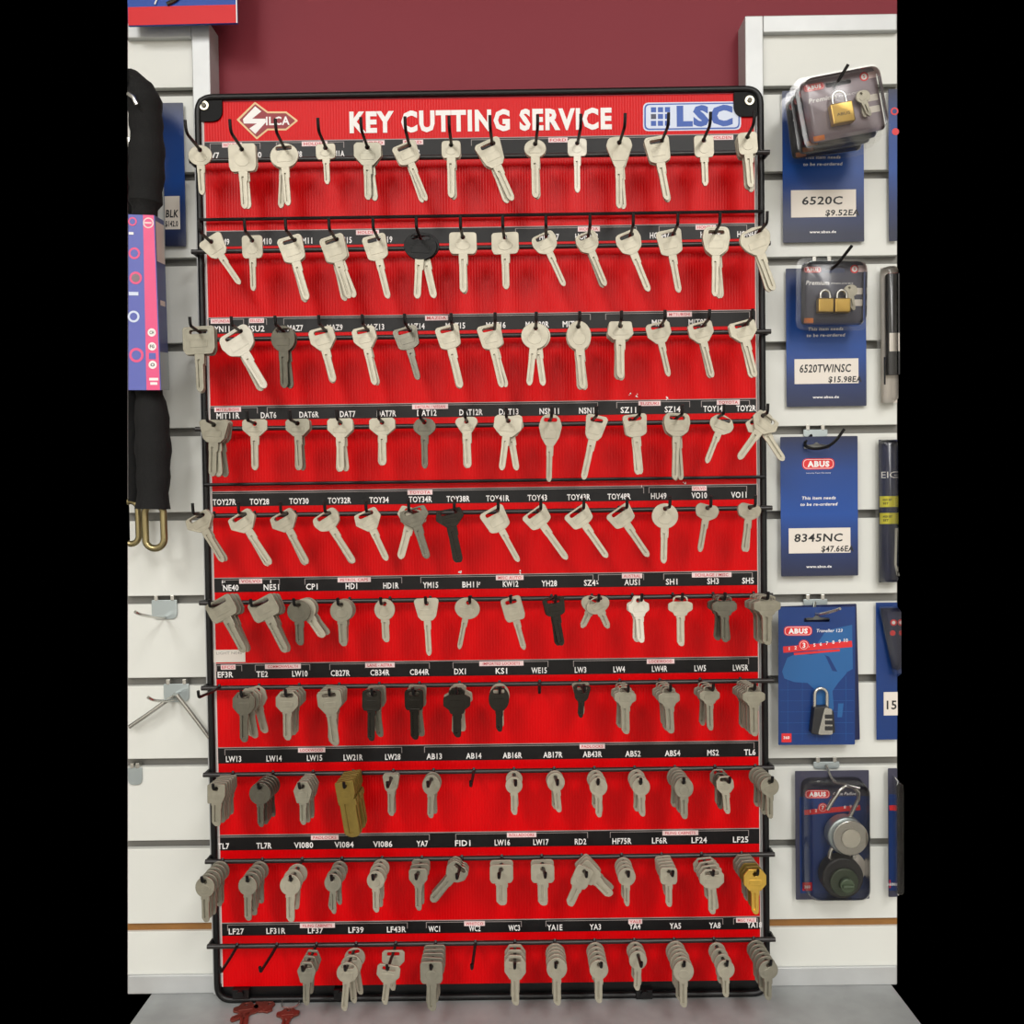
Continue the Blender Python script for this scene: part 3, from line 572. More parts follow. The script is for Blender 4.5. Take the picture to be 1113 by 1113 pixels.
# (shape, w px, h px, total px, [angles front to back], tone, hole, blade kind, blade px, (front s, back s) mm)
c_, s_ = 'car', 'house'
K = [
[('round',25,21,53,[1],'L','c','car',9,(30,30)), ('rect',29,29,70,[2,5],'L','c','car',10,(30,26)), ('oval',30,26,68,[4,-5],'L','m','car',9,(30,27)), ('rect',21,16,44,[2],'M','c','slim',8,(30,30)),
 ('hex',29,24,62,[0,7],'G','c','car',10,(30,26)), ('squ',27,22,66,[22,18],'L','r','car',8,(32,28)), ('rect',20,18,62,[0,2],'L','c','car',10,(32,28)), ('trap',29,29,70,[24,19],'L','r','car',10,(34,30)),
 ('oval',23,19,63,[0,2],'L','c','car',10,(32,29)), ('rect',20,18,58,[0],'W','c','car',8,(32,32)), ('tri',28,33,76,[0,4],'L','c','car',9,(32,29)), ('squ',27,28,70,[10,12],'L','r','car',10,(34,31)),
 ('rect',21,23,55,[1],'M','c','slim',9,(34,34)), ('rect',20,23,60,[4,2,8],'M','c','car',10,(40,28))],
[('trap',27,23,60,[33],'L','c','car',8,(30,30)), ('rect',22,24,60,[0],'L','c','car',8,(32,32)), ('squ',27,28,72,[16,13],'L','r','car',10,(30,27)), ('squ',27,28,70,[16,21,11],'L','r','car',10,(30,24)),
 ('squ',26,27,71,[13],'L','r','car',9,(30,30)), ('round',35,29,72,[-4,12],'B','m','car',10,(31,27)), ('rect',29,23,66,[0,1],'L','c','car',10,(32,29)), ('rect',29,23,62,[1],'M','c','car',10,(30,30)),
 ('dee',27,22,62,[24],'L','r','car',8,(32,32)), ('dee',24,22,62,[22,20],'L','r','car',8,(32,29)), ('dee',27,25,70,[21],'L','r','car',9,(32,32)), ('squ',27,27,69,[10],'L','r','car',9,(32,32)),
 ('dee',29,31,76,[-2,5,3],'L','m','car',9,(34,27)), ('egg',34,30,72,[20,17],'L','r','car',10,(38,35))],
[('rect',35,30,72,[2,0],'G','m','car',11,(34,28)), ('dee',38,28,72,[30,25],'WM','r','car',11,(34,29)), ('round',26,28,68,[0,5],'D','m','car',11,(34,29)), ('hex',27,24,61,[14,12],'L','r','car',10,(30,26)),
 ('hex',25,23,65,[12,14],'L','r','car',9,(30,27)), ('squ',27,24,60,[15],'D','r','car',9,(28,28)), ('squ',26,25,70,[13,12],'L','r','car',10,(30,27)), ('squ',26,26,70,[12,16],'L','r','car',9,(30,27)),
 ('round',29,28,69,[-7,7],'L','c','car',9,(30,27)), ('round',26,31,74,[4,2,6],'L','c','car',10,(34,24)), ('tee',28,19,62,[0,-2,2],'L','c','car',11,(34,22)), ('hex',26,22,60,[13],'L','r','car',8,(32,32)),
 ('hex',26,22,62,[14,12],'L','r','car',8,(32,29)), ('hex',28,22,63,[14,11],'L','r','car',9,(34,31))],
[('trap',32,24,62,[-3,4,0,7],'G','c','car',11,(34,20)), ('hex',27,18,56,[0],'M','c','car',10,(38,38)), ('hex',26,18,56,[2,-1,3],'G','c','car',9,(36,28)), ('hex',27,20,58,[0,5,-3],'L','c','car',10,(34,26)),
 ('hex',28,18,52,[1,-2],'L','c','car',10,(34,31)), ('fan',25,19,56,[0],'D','c','car',9,(32,32)), ('tri',25,19,56,[2,0],'L','c','car',10,(32,29)), ('hex',30,22,60,[-8,9],'L','c','car',9,(32,28)),
 ('egg',25,36,75,[-2],'M','m','car',8,(32,32)), ('trap',24,27,72,[-13],'L','l','car',9,(32,32)), ('squ',26,24,66,[6,3],'L','m','car',9,(32,29)), ('dee',29,25,73,[-3,4,0],'M','m','car',9,(34,26)),
 ('fan',27,20,56,[-22],'L','r','car',8,(34,34)), ('hexs',30,20,58,[-36,32],'L','r','car',10,(40,36))],
[('hexs',31,19,60,[29,31],'M','r','car',9,(36,32)), ('hexs',30,21,66,[32,28],'L','r','car',9,(36,31)), ('hexs',30,21,64,[29,25],'M','r','car',9,(36,31)), ('dee',30,20,65,[32,30],'L','r','car',9,(34,30)),
 ('hexs',29,22,60,[24],'L','r','car',9,(34,34)), ('hexs',32,20,58,[17,-16],'DL','m','car',11,(34,30)), ('hexs',31,19,60,[12,9],'K','r','car',11,(34,30)), ('squ',28,26,66,[28],'L','r','car',8,(34,34)),
 ('squ',29,20,66,[35],'L','r','car',9,(34,34)), ('squ',29,20,64,[34],'L','r','car',9,(34,34)), ('squ',29,20,64,[34],'L','r','car',9,(34,34)), ('round',28,27,66,[-2],'L','c','car',9,(36,36)),
 ('bean',26,18,54,[-10],'M','c','car',8,(38,38)), ('bean',26,18,54,[-8,-4],'M','c','car',8,(38,34))],
[('rect',31,23,66,[28,26,24],'G','l','car',11,(50,26)), ('rect',31,23,66,[27,25,22],'G','l','car',11,(50,28)), ('round',25,24,50,[1,34,38],'DMG','c','house',10,(48,30)), ('round',24,24,52,[2,0,-2],'G','c','house',10,(48,28)),
 ('round',22,23,48,[2],'M','c','house',9,(42,42)), ('trap',27,24,64,[2],'L','c','car',8,(44,44)), ('oval',27,23,58,[-12],'M','c','car',7,(44,44)), ('rect',22,26,60,[15],'M','m','car',8,(48,48)),
 ('squ',24,20,54,[10,6],'K','m','car',10,(46,43)), ('oval',26,18,38,[24,-26],'M','m','slim',9,(44,40)), ('wing',22,23,52,[3,-2],'W','c','house',9,(46,40)), ('wing',26,22,56,[0],'L','m','house',9,(44,44)),
 ('wing',26,22,52,[0,6,-6,-4],'D','m','house',9,(52,30)), ('wing',29,22,56,[0,3,-2,2,0],'G','m','house',11,(52,16))],
[None, ('oct',24,23,55,[0,8,-2,14],'DGMM','m','house',10,(55,18)), ('oct',24,22,54,[0,-3,-1,-2],'G','m','house',10,(52,18)), ('hex',26,26,62,[6,2,-2,-4],'G','m','house',11,(54,20)),
 ('rect',20,22,56,[-1,7,2],'KDG','m','house',9,(52,18)), ('rect',20,22,56,[0,6,-4],'KDG','m','house',10,(52,18)), ('wing',29,29,56,[0,-3,4],'KGM','m','house',10,(46,18)), ('round',22,27,50,[0,2],'KM','m','house',8,(44,22)),
 None, ('trap',19,17,36,[-4,2],'KG','m','house',7,(32,12)), ('wing',23,22,53,[0,2,-3],'G','m','house',10,(46,18)), ('wing',23,22,52,[2,0,4,3],'G','m','house',10,(54,14)),
 ('wing',22,20,50,[0,4,-4],'G','m','house',8,(46,20)), ('wing',24,22,56,[0,-1,2,0,1,-1],'G','m','house',10,(54,12))],
[('slab',19,20,46,[0,2,1,2,0,1],'G','c','house',11,(54,16)), ('round',23,24,50,[0,3,2,1,4],'D','c','house',8,(50,16)), ('shield',20,23,48,[0,4,1,5,2],'G','c','house',8,(48,16)), ('slab',20,22,62,[9,10,8,11,9,10,8],'O','c','house',19,(50,4)),
 ('trap',18,19,46,[0,1],'G','c','house',8,(20,14)), ('round',19,22,48,[-2,2],'G','c','house',8,(26,14)), None, ('round',18,18,42,[0,2],'M','c','house',8,(38,12)),
 ('round',19,20,44,[5,0],'M','c','house',8,(24,14)), ('round',19,20,44,[0,4,-2],'M','c','house',8,(46,14)), ('round',19,20,44,[2,-4,0],'M','c','house',8,(48,14)), ('round',20,22,46,[0,2,-1,3,-5],'G','c','house',9,(52,8)),
 ('oct',18,18,42,[4,-2,0],'MDG','m','house',8,(44,14)), ('round',20,20,46,[0,-4,2,1,-3],'G','c','house',8,(54,10))],
[('round',21,22,50,[1,0,2,-2,1,0],'G','c','house',9,(55,8)), ('round',20,21,50,[0,3,-4,-3,0],'G','c','house',9,(54,10)), ('round',22,22,52,[0,-6,-4],'M','c','house',10,(52,20)), ('round',18,20,46,[0,-8,2,-4],'G','c','house',7,(50,12)),
 ('round',19,20,46,[0,3,-6,0],'M','c','house',8,(44,8)), ('hex',20,19,47,[0,2,0],'G','c','house',8,(38,10)), ('heart',25,22,54,[-42,-40,-41],'G','m','house',10,(26,12)), ('rect',25,20,46,[0,0],'M','c','house',13,(30,16)),
 ('rect',25,20,46,[0,0],'M','c','house',12,(30,16)), ('rect',19,24,48,[-24,44,48,42],'M','c','house',11,(40,12)), ('round',19,20,44,[0,1,-1,2],'M','c','house',7,(44,12)), ('rect',18,18,44,[0,3,6,4,5],'M','c','house',8,(44,8)),
 ('oct',26,20,50,[0,8,10,6],'M','m','house',9,(50,14)), ('oct',24,23,50,[0,3,2,4,1,3],'YOOGG','c','house',9,(54,8))],
[None, None, ('shield',20,23,50,[-2,-6,-4],'G','m','house',8,(46,18)), ('round',23,22,55,[-6,3,8],'M','m','house',8,(48,14)),
 ('hex',25,20,46,[-8,-2],'M','m','house',8,(54,20)), ('rect',24,24,56,[0,-3,1,2,0],'G','c','house',11,(50,10)), None, ('oct',23,26,56,[0,-2,1],'M','m','house',9,(38,12)),
 ('round',22,24,54,[0,1,-1,2,0],'M','c','house',9,(44,10)), ('round',20,21,48,[-1,0,1,2,0],'M','c','house',9,(50,8)), ('round',19,20,44,[-3,2,-2],'M','c','house',8,(30,8)), ('round',22,24,54,[0,2,-2,7,1,0],'M','c','house',9,(54,8)),
 ('round',19,20,42,[0,4,2,5],'M','c','house',8,(54,12)), ('round',21,21,46,[0,2,-1,1,0,2],'G','c','house',9,(56,8))]]
ORD = ['top', 'second', 'third', 'fourth', 'fifth', 'sixth', 'seventh', 'eighth', 'ninth', 'bottom']
NTH = ['first', 'second', 'third', 'fourth', 'fifth', 'sixth', 'seventh', 'eighth', 'ninth', 'tenth', 'eleventh', 'twelfth', 'thirteenth', 'last']
POS = {1: ['alone'], 2: ['front one of two', 'rear one of two']}
count = 0
for i, row in enumerate(K):
    for j, kk in enumerate(row):
        if kk is None: continue
        shape, wp, hp, tp, angs, mk, hole, kind, bp, (sf, sb) = kk
        if i == 0: sf -= 5; sb -= 5
        n = len(angs); sf /= 1000; sb /= 1000
        for q in range(n):
            s = sf + (sb - sf) * (q / (n - 1) if n > 1 else 0)
            sc = (0.9816 - sf) / 1000
            pos = 'hanging alone' if n == 1 else ('frontmost of the bunch' if q == 0 else 'rearmost of the bunch' if q == n - 1 else NTH[q] + ' from the front')
            if CODES[i][j] and i >= 2: where = 'on the hook marked ' + CODES[i][j]
            else: where = 'on %s row, %s hook' % (ORD[i], NTH[j])
            lab = '%s %s key blank, %s, %s' % (CW[mk[min(q, len(mk) - 1)]], WORD[shape], pos, where)
            P = hookpt(i, j, s); P.z += -0.0003
            if hole == 'r' and n > 1: pass
            yaw = random.uniform(-5, 5) if n < 4 else random.uniform(-2, 2)
            mk2 = mk[min(q, len(mk) - 1)]
            make_key(P, shape, wp * sc, hp * sc, tp * sc, angs[q], mk2, hole, kind, bp * sc * 0.92, lab, 'key blanks on the %s row of hooks' % ORD[i], yaw=yaw, pitch=random.uniform(-3, 3), mb='L' if mk == 'B' else None)
            count += 1
print('KEYS', count)

# ------------------------------------------------------------------ wall hooks
def smoothp(P, it=2):
    for _ in range(it):
        Q = [P[0]]
        for a, b in zip(P, P[1:]): Q += [a * .75 + b * .25, a * .25 + b * .75]
        P = Q + [P[-1]]
    return P
def bracket(label, px, py, w_px, h_px, path, mt='zinc', extra=None, mt2='steel', r=0.0016, grp='slatwall hooks'):
    """plate hanging from a groove with a rod reaching out; path = [(px, py, y)]"""
    b = at(px, py, YS); e = empty('slatwall_hook', b, label, 'hook', grp)
    a = at(px - w_px / 2, py + h_px, YS - 0.001) - b; c = at(px + w_px / 2, py, YS - 0.001) - b
    m = MB(); m.prism(fillet([(a.x, a.z), (c.x, a.z), (c.x, 0), (a.x, 0)], [0.007, 0.007, 0.001, 0.001], 5), -0.0022, -0.0006, mt); m.build('plate', e, bevel=0.0003)
    for sx in (a.x + 0.005, c.x - 0.005):
        m = MB(); m.box(sx - 0.002, sx + 0.002, -0.0022, 0.006, -0.001, 0.0052, 'steel'); m.build('claw', e, bevel=0.0004)
    if path:
        m = MB(); m.tube(smoothp([at(*p) - b for p in path]), r, mt2, 10); m.build('rod', e, smooth=True)
    for p2 in (extra or []):
        m = MB(); m.tube([at(*p) - b for p in p2], 0.0024, 'steel', 10); m.build('rod', e, smooth=True)
    return e
bracket('zinc slatwall hook with one short rod, uppermost of the empty hooks left of the rack', 179, 652, 27, 21, [(179, 671, 0.019), (168, 671, -0.02), (152, 668, -0.062), (147, 665, -0.07)])
bracket('zinc slatwall hook with two long splayed steel rods, left of the red rack', 192, 743, 27, 20, [(192, 760, 0.019), (178, 762, -0.02), (167, 761.5, -0.052), (161, 758, -0.06)],
        extra=[[(190, 755, 0.018), (193, 756, 0.004), (206, 773, 0.007), (228, 802, 0.012)], [(188, 757, 0.018), (178, 764, 0.004), (160, 777, 0.007), (141, 790, 0.012)]])
bracket('bare zinc hook plate low on the left slatwall, below the splayed rods', 147, 834, 15, 19, [])
# ------------------------------------------------------------------ hanging cards
def hook_rod(px, py, pts, label, mt='black_powdercoat'):
    return bracket(label, px, py, 27, 6, pts, mt2=mt)
def paper(m, x0, x1, z0, z1, y, mt, r=0.0008): m.prism(fillet([(x0, z0), (x1, z0), (x1, z1), (x0, z1)], r, 3), y, y + 0.0001, mt)
def abus(m, x, z, w_, y):
    h = w_ * 0.34
    def pill(a, b, mt, yy): m.prism(fillet([(x - a, z - b), (x + a, z - b), (x + a, z + b), (x - a, z + b)], b * .98, 6), yy, yy + 0.00005, mt)
    pill(w_ / 2, h / 2, 'abus_red', y); pill(w_ / 2 * .93, h / 2 * .84, 'white_ink', y - 0.00006); pill(w_ / 2 * .9, h / 2 * .76, 'abus_red', y - 0.00012)
    m.text('ABUS', x, z - h * .24, h * .48, y - 0.0002, 'white_ink', width=w_ * .68, bold=0.06)
def reorder(label, p_tl, w_, h_, y, code, price, slot=True, only_right=None, back=False):
    b = at(p_tl[0], p_tl[1], y); e = empty('reorder_card', b, label, 'card', 'blue reorder cards')
    m = MB()
    hx, hz = w_ * .47, -0.0105
    ou = fillet([(0, -h_), (w_, -h_), (w_, 0), (0, 0)], 0.001, 2)
    if slot:
        ho = fillet([(hx - .014, hz - .003), (hx + .014, hz - .003), (hx + .014, hz + .001), (hx + .004, hz + .002), (hx, hz + .0045), (hx - .004, hz + .002), (hx - .014, hz + .001)], 0.0018, 3)
        me = curve_mesh([ou, ho], 0.0003, 0)
    else: me = curve_mesh([ou], 0.0003, 0)
    for v in me.vertices: x, yy, z = v.co; v.co = (x, -z, yy)
    me.materials.clear(); me.materials.append(MT['reorder_blue'])
    c = bpy.data.objects.new('card', me); COL.objects.link(c); c.parent = e; c.scale = (1, 1, 1)
    m = MB(); cx = w_ * .49
    abus(m, cx, -0.030, w_ * .42, -0.0005); m.text('Security Tech Germany', cx, -0.0405, 0.0014, -0.0005, 'white_ink', width=w_ * .32)
    m.text('This item needs', cx, -h_ * .45, 0.0034, -0.0005, 'white_ink', width=w_ * .44, bold=.02, shear=.15); m.text('to be re-ordered', cx, -h_ * .495, 0.0034, -0.0005, 'white_ink', width=w_ * .48, bold=.02, shear=.15)
    m.text('www.abus.de', cx, -h_ * .94, 0.0026, -0.0005, 'white_ink', width=w_ * .33, bold=.03)
    m.build('printing', e, smooth=None)
    if code:
        m = MB(); x0, x1, z0, z1 = w_ * .1, w_ * .9, -h_ * .835, -h_ * .655
        m.box(x0, x1, -0.0006, -0.00035, z0, z1, 'label_paper')
        m.text(code, (x0 + x1) / 2 - w_ * .02, (z0 + z1) / 2 - 0.001, 0.0085, -0.0007, 'black_ink', width=min(w_ * .64, .0088 * len(code)), bold=.02, shear=.1)
        m.text(price, x1 - w_ * .17, z0 + 0.0015, 0.0062, -0.0007, 'black_ink', width=w_ * .42, bold=.025, shear=.1)
        m.build('price_sticker', e, smooth=None)
    return e
def slotpath(px, py): return None
def shell(x0, x1, z0, z1, d, r=0.008, rim=0.004):
    """clear tray: flat rim, then a bulge d towards the viewer, 0.35 mm sheet"""
    m = MB(); loops = []
    for ins, y in ((0, 0), (rim, -0.0004), (rim + 0.0015, -d * .85), (rim + 0.004, -d)):
        loops.append([(p[0], y, p[1]) for p in fillet([(x0 + ins, z0 + ins), (x1 - ins, z0 + ins), (x1 - ins, z1 - ins), (x0 + ins, z1 - ins)], r, 6)])
    n = len(loops[0]); vs = [v for l in loops for v in l]; fs = []
    for i in range(3):
        for k in range(n): fs.append((i * n + k, i * n + (k + 1) % n, (i + 1) * n + (k + 1) % n, (i + 1) * n + k))
    fs.append(tuple(3 * n + k for k in range(n))); m.add(vs, fs, 'clear_plastic'); return m
def shackle(m, x, z, w_, h_, r, y, mt='steel'):
    pts = [(x - w_ / 2, y, z)] + [(x - w_ / 2 * math.cos(a), y, z + h_ - w_ / 2 + w_ / 2 * math.sin(a)) for a in [math.pi * k / 10 for k in range(11)]] + [(x + w_ / 2, y, z)]
    m.tube(pts, r, mt, 10)
def little_key(e, x, z, ang, y, sc=1.0, mt='L'):
    me, pv = bow('round', 0.011 * sc, 0.011 * sc, 'c', KM[mt]); bl = blade('house', 0.005 * sc, 0.014 * sc, -0.011 * sc - pv[1] + .001, 0, KM[mt])
    k = bpy.data.objects.new('packed_key', me); COL.objects.link(k); k.parent = e; k.location = (x, y, z); k.rotation_euler = (0, R(-ang), 0)
    b = bpy.data.objects.new('key_blade', bl); COL.objects.link(b); b.parent = k
def padpack(label, pc, y, w_, h_, rot, tone, locks, group, keys=True):
    """clear blister pack; pc = centre of the slot in the photograph"""
    b = at(pc[0], pc[1], y); e = empty('padlock_pack', b, label, 'padlock pack', group, (0, R(-rot), 0))
    x0, x1, z1 = -w_ * .5, w_ * .5, h_ * .17; z0 = z1 - h_
    ou = fillet([(x0 + .0055, z0 + .006), (x1 - .0055, z0 + .006), (x1 - .0055, z1 - .0045), (x0 + .0055, z1 - .0045)], 0.005, 4)
    ho = fillet([(-.013, -.0025), (.013, -.0025), (.013, .0025), (-.013, .0025)], 0.002, 3)
    me = curve_mesh([ou, ho], 0.0002, 0)
    for v in me.vertices: x, yy, z = v.co; v.co = (x, -z, yy)
    me.materials.clear(); me.materials.append(MT[tone]); c = bpy.data.objects.new('card', me); COL.objects.link(c); c.parent = e
    m = MB(); abus(m, x0 + w_ * .22, z1 - h_ * .16, w_ * .24, -0.0004)
    m.text('Premium', x0 + w_ * .29, z1 - h_ * .37, 0.0045, -0.0004, 'white_ink', width=w_ * .32, bold=.02, shear=.2)
    m.text('PADLOCKS', x0 + w_ * .29 + w_ * .34, z1 - h_ * .36, 0.0018, -0.0004, 'white_ink', width=w_ * .3, shear=.2)
    m.disc(x1 - w_ * .2, -0.0004, z1 - h_ * .15, 0.0045, -0.0003, 'abus_red'); m.disc(x1 - w_ * .2, -0.0005, z1 - h_ * .15, 0.003, -0.00045, 'white_ink')
    m.text('5', x1 - w_ * .2, z1 - h_ * .15 - .0014, 0.003, -0.0006, 'abus_red', bold=.03)
    paper(m, x1 - w_ * .155, x1 - w_ * .06, z1 - h_ * .19, z1 - h_ * .1, -0.0004, 'tag_white')
    paper(m, x0 + w_ * .11, x0 + w_ * .24, z0 + h_ * .1, z0 + h_ * .17, -0.0004, 'orange_print')
    for k in (0, 1): paper(m, x1 - w_ * .24, x1 - w_ * .085, z0 + h_ * (.34 + .16 * k), z0 + h_ * (.43 + .16 * k), -0.0004, 'label_paper')
    m.build('printing', e, smooth=None)
    for k, (lx, lz) in enumerate(locks):
        lw = 0.0225 if len(locks) == 1 else 0.0165; lh = lw * .9
        m = MB(); m.box(lx - lw / 2, lx + lw / 2, -0.0115, -0.0025, lz, lz + lh, 'brass'); pb = m.build('padlock_body', e, bevel=0.0012)
        m = MB(); shackle(m, lx, lz + lh - .001, lw * .6, lw * .6, 0.0016, -0.007); m.build('shackle', pb, smooth=True)
        if len(locks) == 1:
            m = MB(); m.text('ABUS', lx, lz + lh * .35, 0.003, -0.01165, 'screw_dark', width=lw * .6); m.build('stamp', pb, smooth=None)
    if keys:
        kx = x1 - w_ * .3; kz = locks[0][1] + .026
        little_key(e, kx, kz, 12, -0.006, 1.1); little_key(e, kx + .004, kz + .001, -8, -0.0035, 1.1)
    m = shell(x0, x1, z0, z1, 0.0135, 0.010, 0.0045); m.build('clear_shell', e, smooth=True)
    return e
# first bay right of the rack
YC = 0.017
reorder('blue reorder card with price note 6520C, behind the stack of padlock packs', (850, 99), 0.0885, 0.164, YC, '6520C', '$9.52EA', slot=False)
b = at(905, 93, YS)
bracket('black wire slatwall hook carrying the stack of single padlock packs', 893, 98, 26, 6, [(893, 103, 0.019), (905, 97, -0.045), (908, 93, -0.070), (922, 70, -0.079)], mt2='black_powdercoat')
GP = 'stacked single brass padlock packs'
WH = ['frontmost', 'second from the front', 'third from the front', 'rearmost']
for k in range(4):
    y = -0.058 + 0.0172 * k
    padpack('clear pack with one brass padlock, %s of the stack of packs' % WH[k], (911 - 6.4 * k, 90.5 + 7.4 * k), y, 0.0885 - .0012 * k, 0.0725, (10, 8, 9, 7)[k], 'card_mauve' if k == 0 else 'card_slate', [(-0.005, -0.043)], GP, keys=(k < 2))  # the front card's glare is put into its paler mauve colour
reorder('blue reorder card with price note 6520TWINSC, behind the twin padlock pack', (854, 292), 0.0875, 0.151, YC, '6520TWINSC', '$15.98EA', slot=False)
bracket('black wire slatwall hook carrying the twin padlock pack', 893, 284, 26, 6, [(893, 288, 0.019), (902, 293, -0.02), (908, 290, -0.034), (926, 267, -0.052)], mt2='black_powdercoat')
padpack('clear blister pack with two small brass padlocks side by side', (905, 294), -0.012, 0.077, 0.0765, -1.0, 'card_slate', [(-0.010, -0.046), (0.0075, -0.046)], 'twin padlock packs')
reorder('blue reorder card with price note 8345NC, hanging uncovered from a curved wire', (848, 475), 0.0845, 0.153, YC - .004, '8345NC', '$47.66EA')
bracket('black wire slatwall hook holding the uncovered 8345NC card', 886, 467, 26, 8, [(882, 473, 0.019), (872, 484, 0.010), (886, 489, 0.002), (905, 484, -0.012), (918, 466, -0.02)], mt2='black_powdercoat')
# traveller combination lock cards
AFR = [(.06, .52), (.03, .6), (.1, .75), (.25, .8), (.42, .78), (.55, .8), (.62, .77), (.72, .6), (.92, .58), (.8, .47), (.72, .38), (.74, .2), (.66, .02), (.56, .0), (.5, .2), (.5, .38), (.38, .47), (.2, .48)]
def travel(label, p_tl, y, rot, front):
    b = at(p_tl[0], p_tl[1], y); w_, h_ = 0.0835, 0.151; e = empty('combination_lock_card', b, label, 'padlock pack', 'combination lock cards', (0, R(rot), 0))
    ou = fillet([(0, -h_), (w_, -h_), (w_, 0), (0, 0)], 0.001, 2); hx, hz = w_ * .5, -.0135
    ho = fillet([(hx - .014, hz - .0028), (hx + .014, hz - .0028), (hx + .014, hz + .0015), (hx + .004, hz + .002), (hx, hz + .0055), (hx - .004, hz + .002), (hx - .014, hz + .0015)], 0.0016, 3)
    me = curve_mesh([ou, ho], 0.0003, 0)
    for v in me.vertices: x, yy, z = v.co; v.co = (x, -z, yy)
    me.materials.clear(); me.materials.append(MT['card_blue' if front else 'card_navy']); c = bpy.data.objects.new('card', me); COL.objects.link(c); c.parent = e
    if not front: return e
    m = MB()
    m.flat([(w_ * (.02 + u * .95), -h_ * (.86 - v * .66)) for u, v in AFR][::-1], -0.0004, 'map_blue')
    m.flat([(w_ * u, -h_ * v) for u, v in ((.78, .7), (.85, .7), (.83, .8), (.77, .8))], -0.0004, 'map_blue')
    m.flat([(w_ * u, -h_ * v) for u, v in ((.62, .17), (.96, .13), (.97, .45), (.8, .5), (.66, .36), (.52, .33), (.5, .27))], -0.00036, 'map_blue')
    for k in range(5):
        m.box(w_ * (.12 + .19 * k), w_ * (.12 + .19 * k) + .0003, -0.00045, -0.0004, -h_ * .97, -h_ * .5, 'map_blue'); m.box(w_ * .02, w_ * .98, -0.00045, -0.0004, -h_ * (.6 + .08 * k), -h_ * (.6 + .08 * k) + .0003, 'map_blue')
    abus(m, w_ * .255, -h_ * .172, w_ * .37, -0.0005); m.text('Traveller 123', w_ * .66, -h_ * .182, 0.0034, -0.0005, 'white_ink', width=w_ * .34, bold=.01, shear=.2)
    rt = Matrix.Rotation(R(-4.5), 3, 'Y')
    m.box(w_ * .06, w_ * .96, -0.0006, -0.0005, -h_ * .31, -h_ * .265, 'abus_red', rt); m.box(w_ * .2, w_ * .8, -0.0006, -0.0005, -h_ * .334, -h_ * .318, 'abus_red', rt)
    for k, t in enumerate(['1', '2', '', '4', '5', '6', '7', '8', '9', '10']):
        if t: m.text(t, w_ * (.14 + .082 * k), -h_ * (.318 - .0064 * k) + .001, 0.0036, -0.0007, 'white_ink', bold=.02)
    m.disc(w_ * .33, -0.0008, -h_ * .275, 0.0058, -0.0006, 'abus_red'); m.disc(w_ * .33, -0.0009, -h_ * .275, 0.0046, -0.00085, 'white_ink'); m.disc(w_ * .33, -0.001, -h_ * .275, 0.0042, -0.00095, 'abus_red'); m.text('3', w_ * .33, -h_ * .275 - .0026, 0.0052, -0.0011, 'white_ink', bold=.03)
    paper(m, w_ * .04, w_ * .17, -h_ * .98, -h_ * .915, -0.0005, 'abus_red'); m.text('360', w_ * .105, -h_ * .955, 0.003, -0.0006, 'white_ink', bold=.03)
    m.build('printing', e, smooth=None)
    m = MB(); m.prism(fillet([(w_ * .39, -h_ * .9), (w_ * .52, -h_ * .915), (w_ * .7, -h_ * .895), (w_ * .68, -h_ * .74), (w_ * .6, -h_ * .705), (w_ * .43, -h_ * .71)], 0.002), -0.011, -0.001, 'dark_rubber'); lk = m.build('lock_body', e, bevel=0.0008)
    m = MB(); m.prism(fillet([(w_ * .47, -h_ * .905), (w_ * .66, -h_ * .905), (w_ * .65, -h_ * .72), (w_ * .56, -h_ * .71)], 0.002), -0.0122, -0.0111, 'steel'); m.build('face_plate', lk)
    for k in range(3):
        m = MB(); z = -h_ * (.775 + .042 * k); m.box(w_ * .56, w_ * .66, -0.0132, -0.0123, z - .0022, z + .0022, 'dark_rubber'); m.build('number_dial', lk, bevel=.0004)
    m = MB(); shackle(m, w_ * .53, -h_ * .72, w_ * .16, 0.021, 0.0018, -0.006); m.build('shackle', lk, smooth=True)
    return e
travel('plain dark blue edge of the rear traveller lock card, behind the front one', (848.5, 659), YC, -1.2, False)
travel('blue world-map card with small silver three-dial combination padlock', (846, 660), YC - 0.014, 0.4, True)
bracket('steel wire slatwall hook carrying the two traveller lock cards', 886, 651, 26, 8, [(886, 655, 0.019), (884, 668, 0.006), (896, 667, -0.01), (910, 663, -0.02), (913, 661.5, -0.024)], mt2='steel')
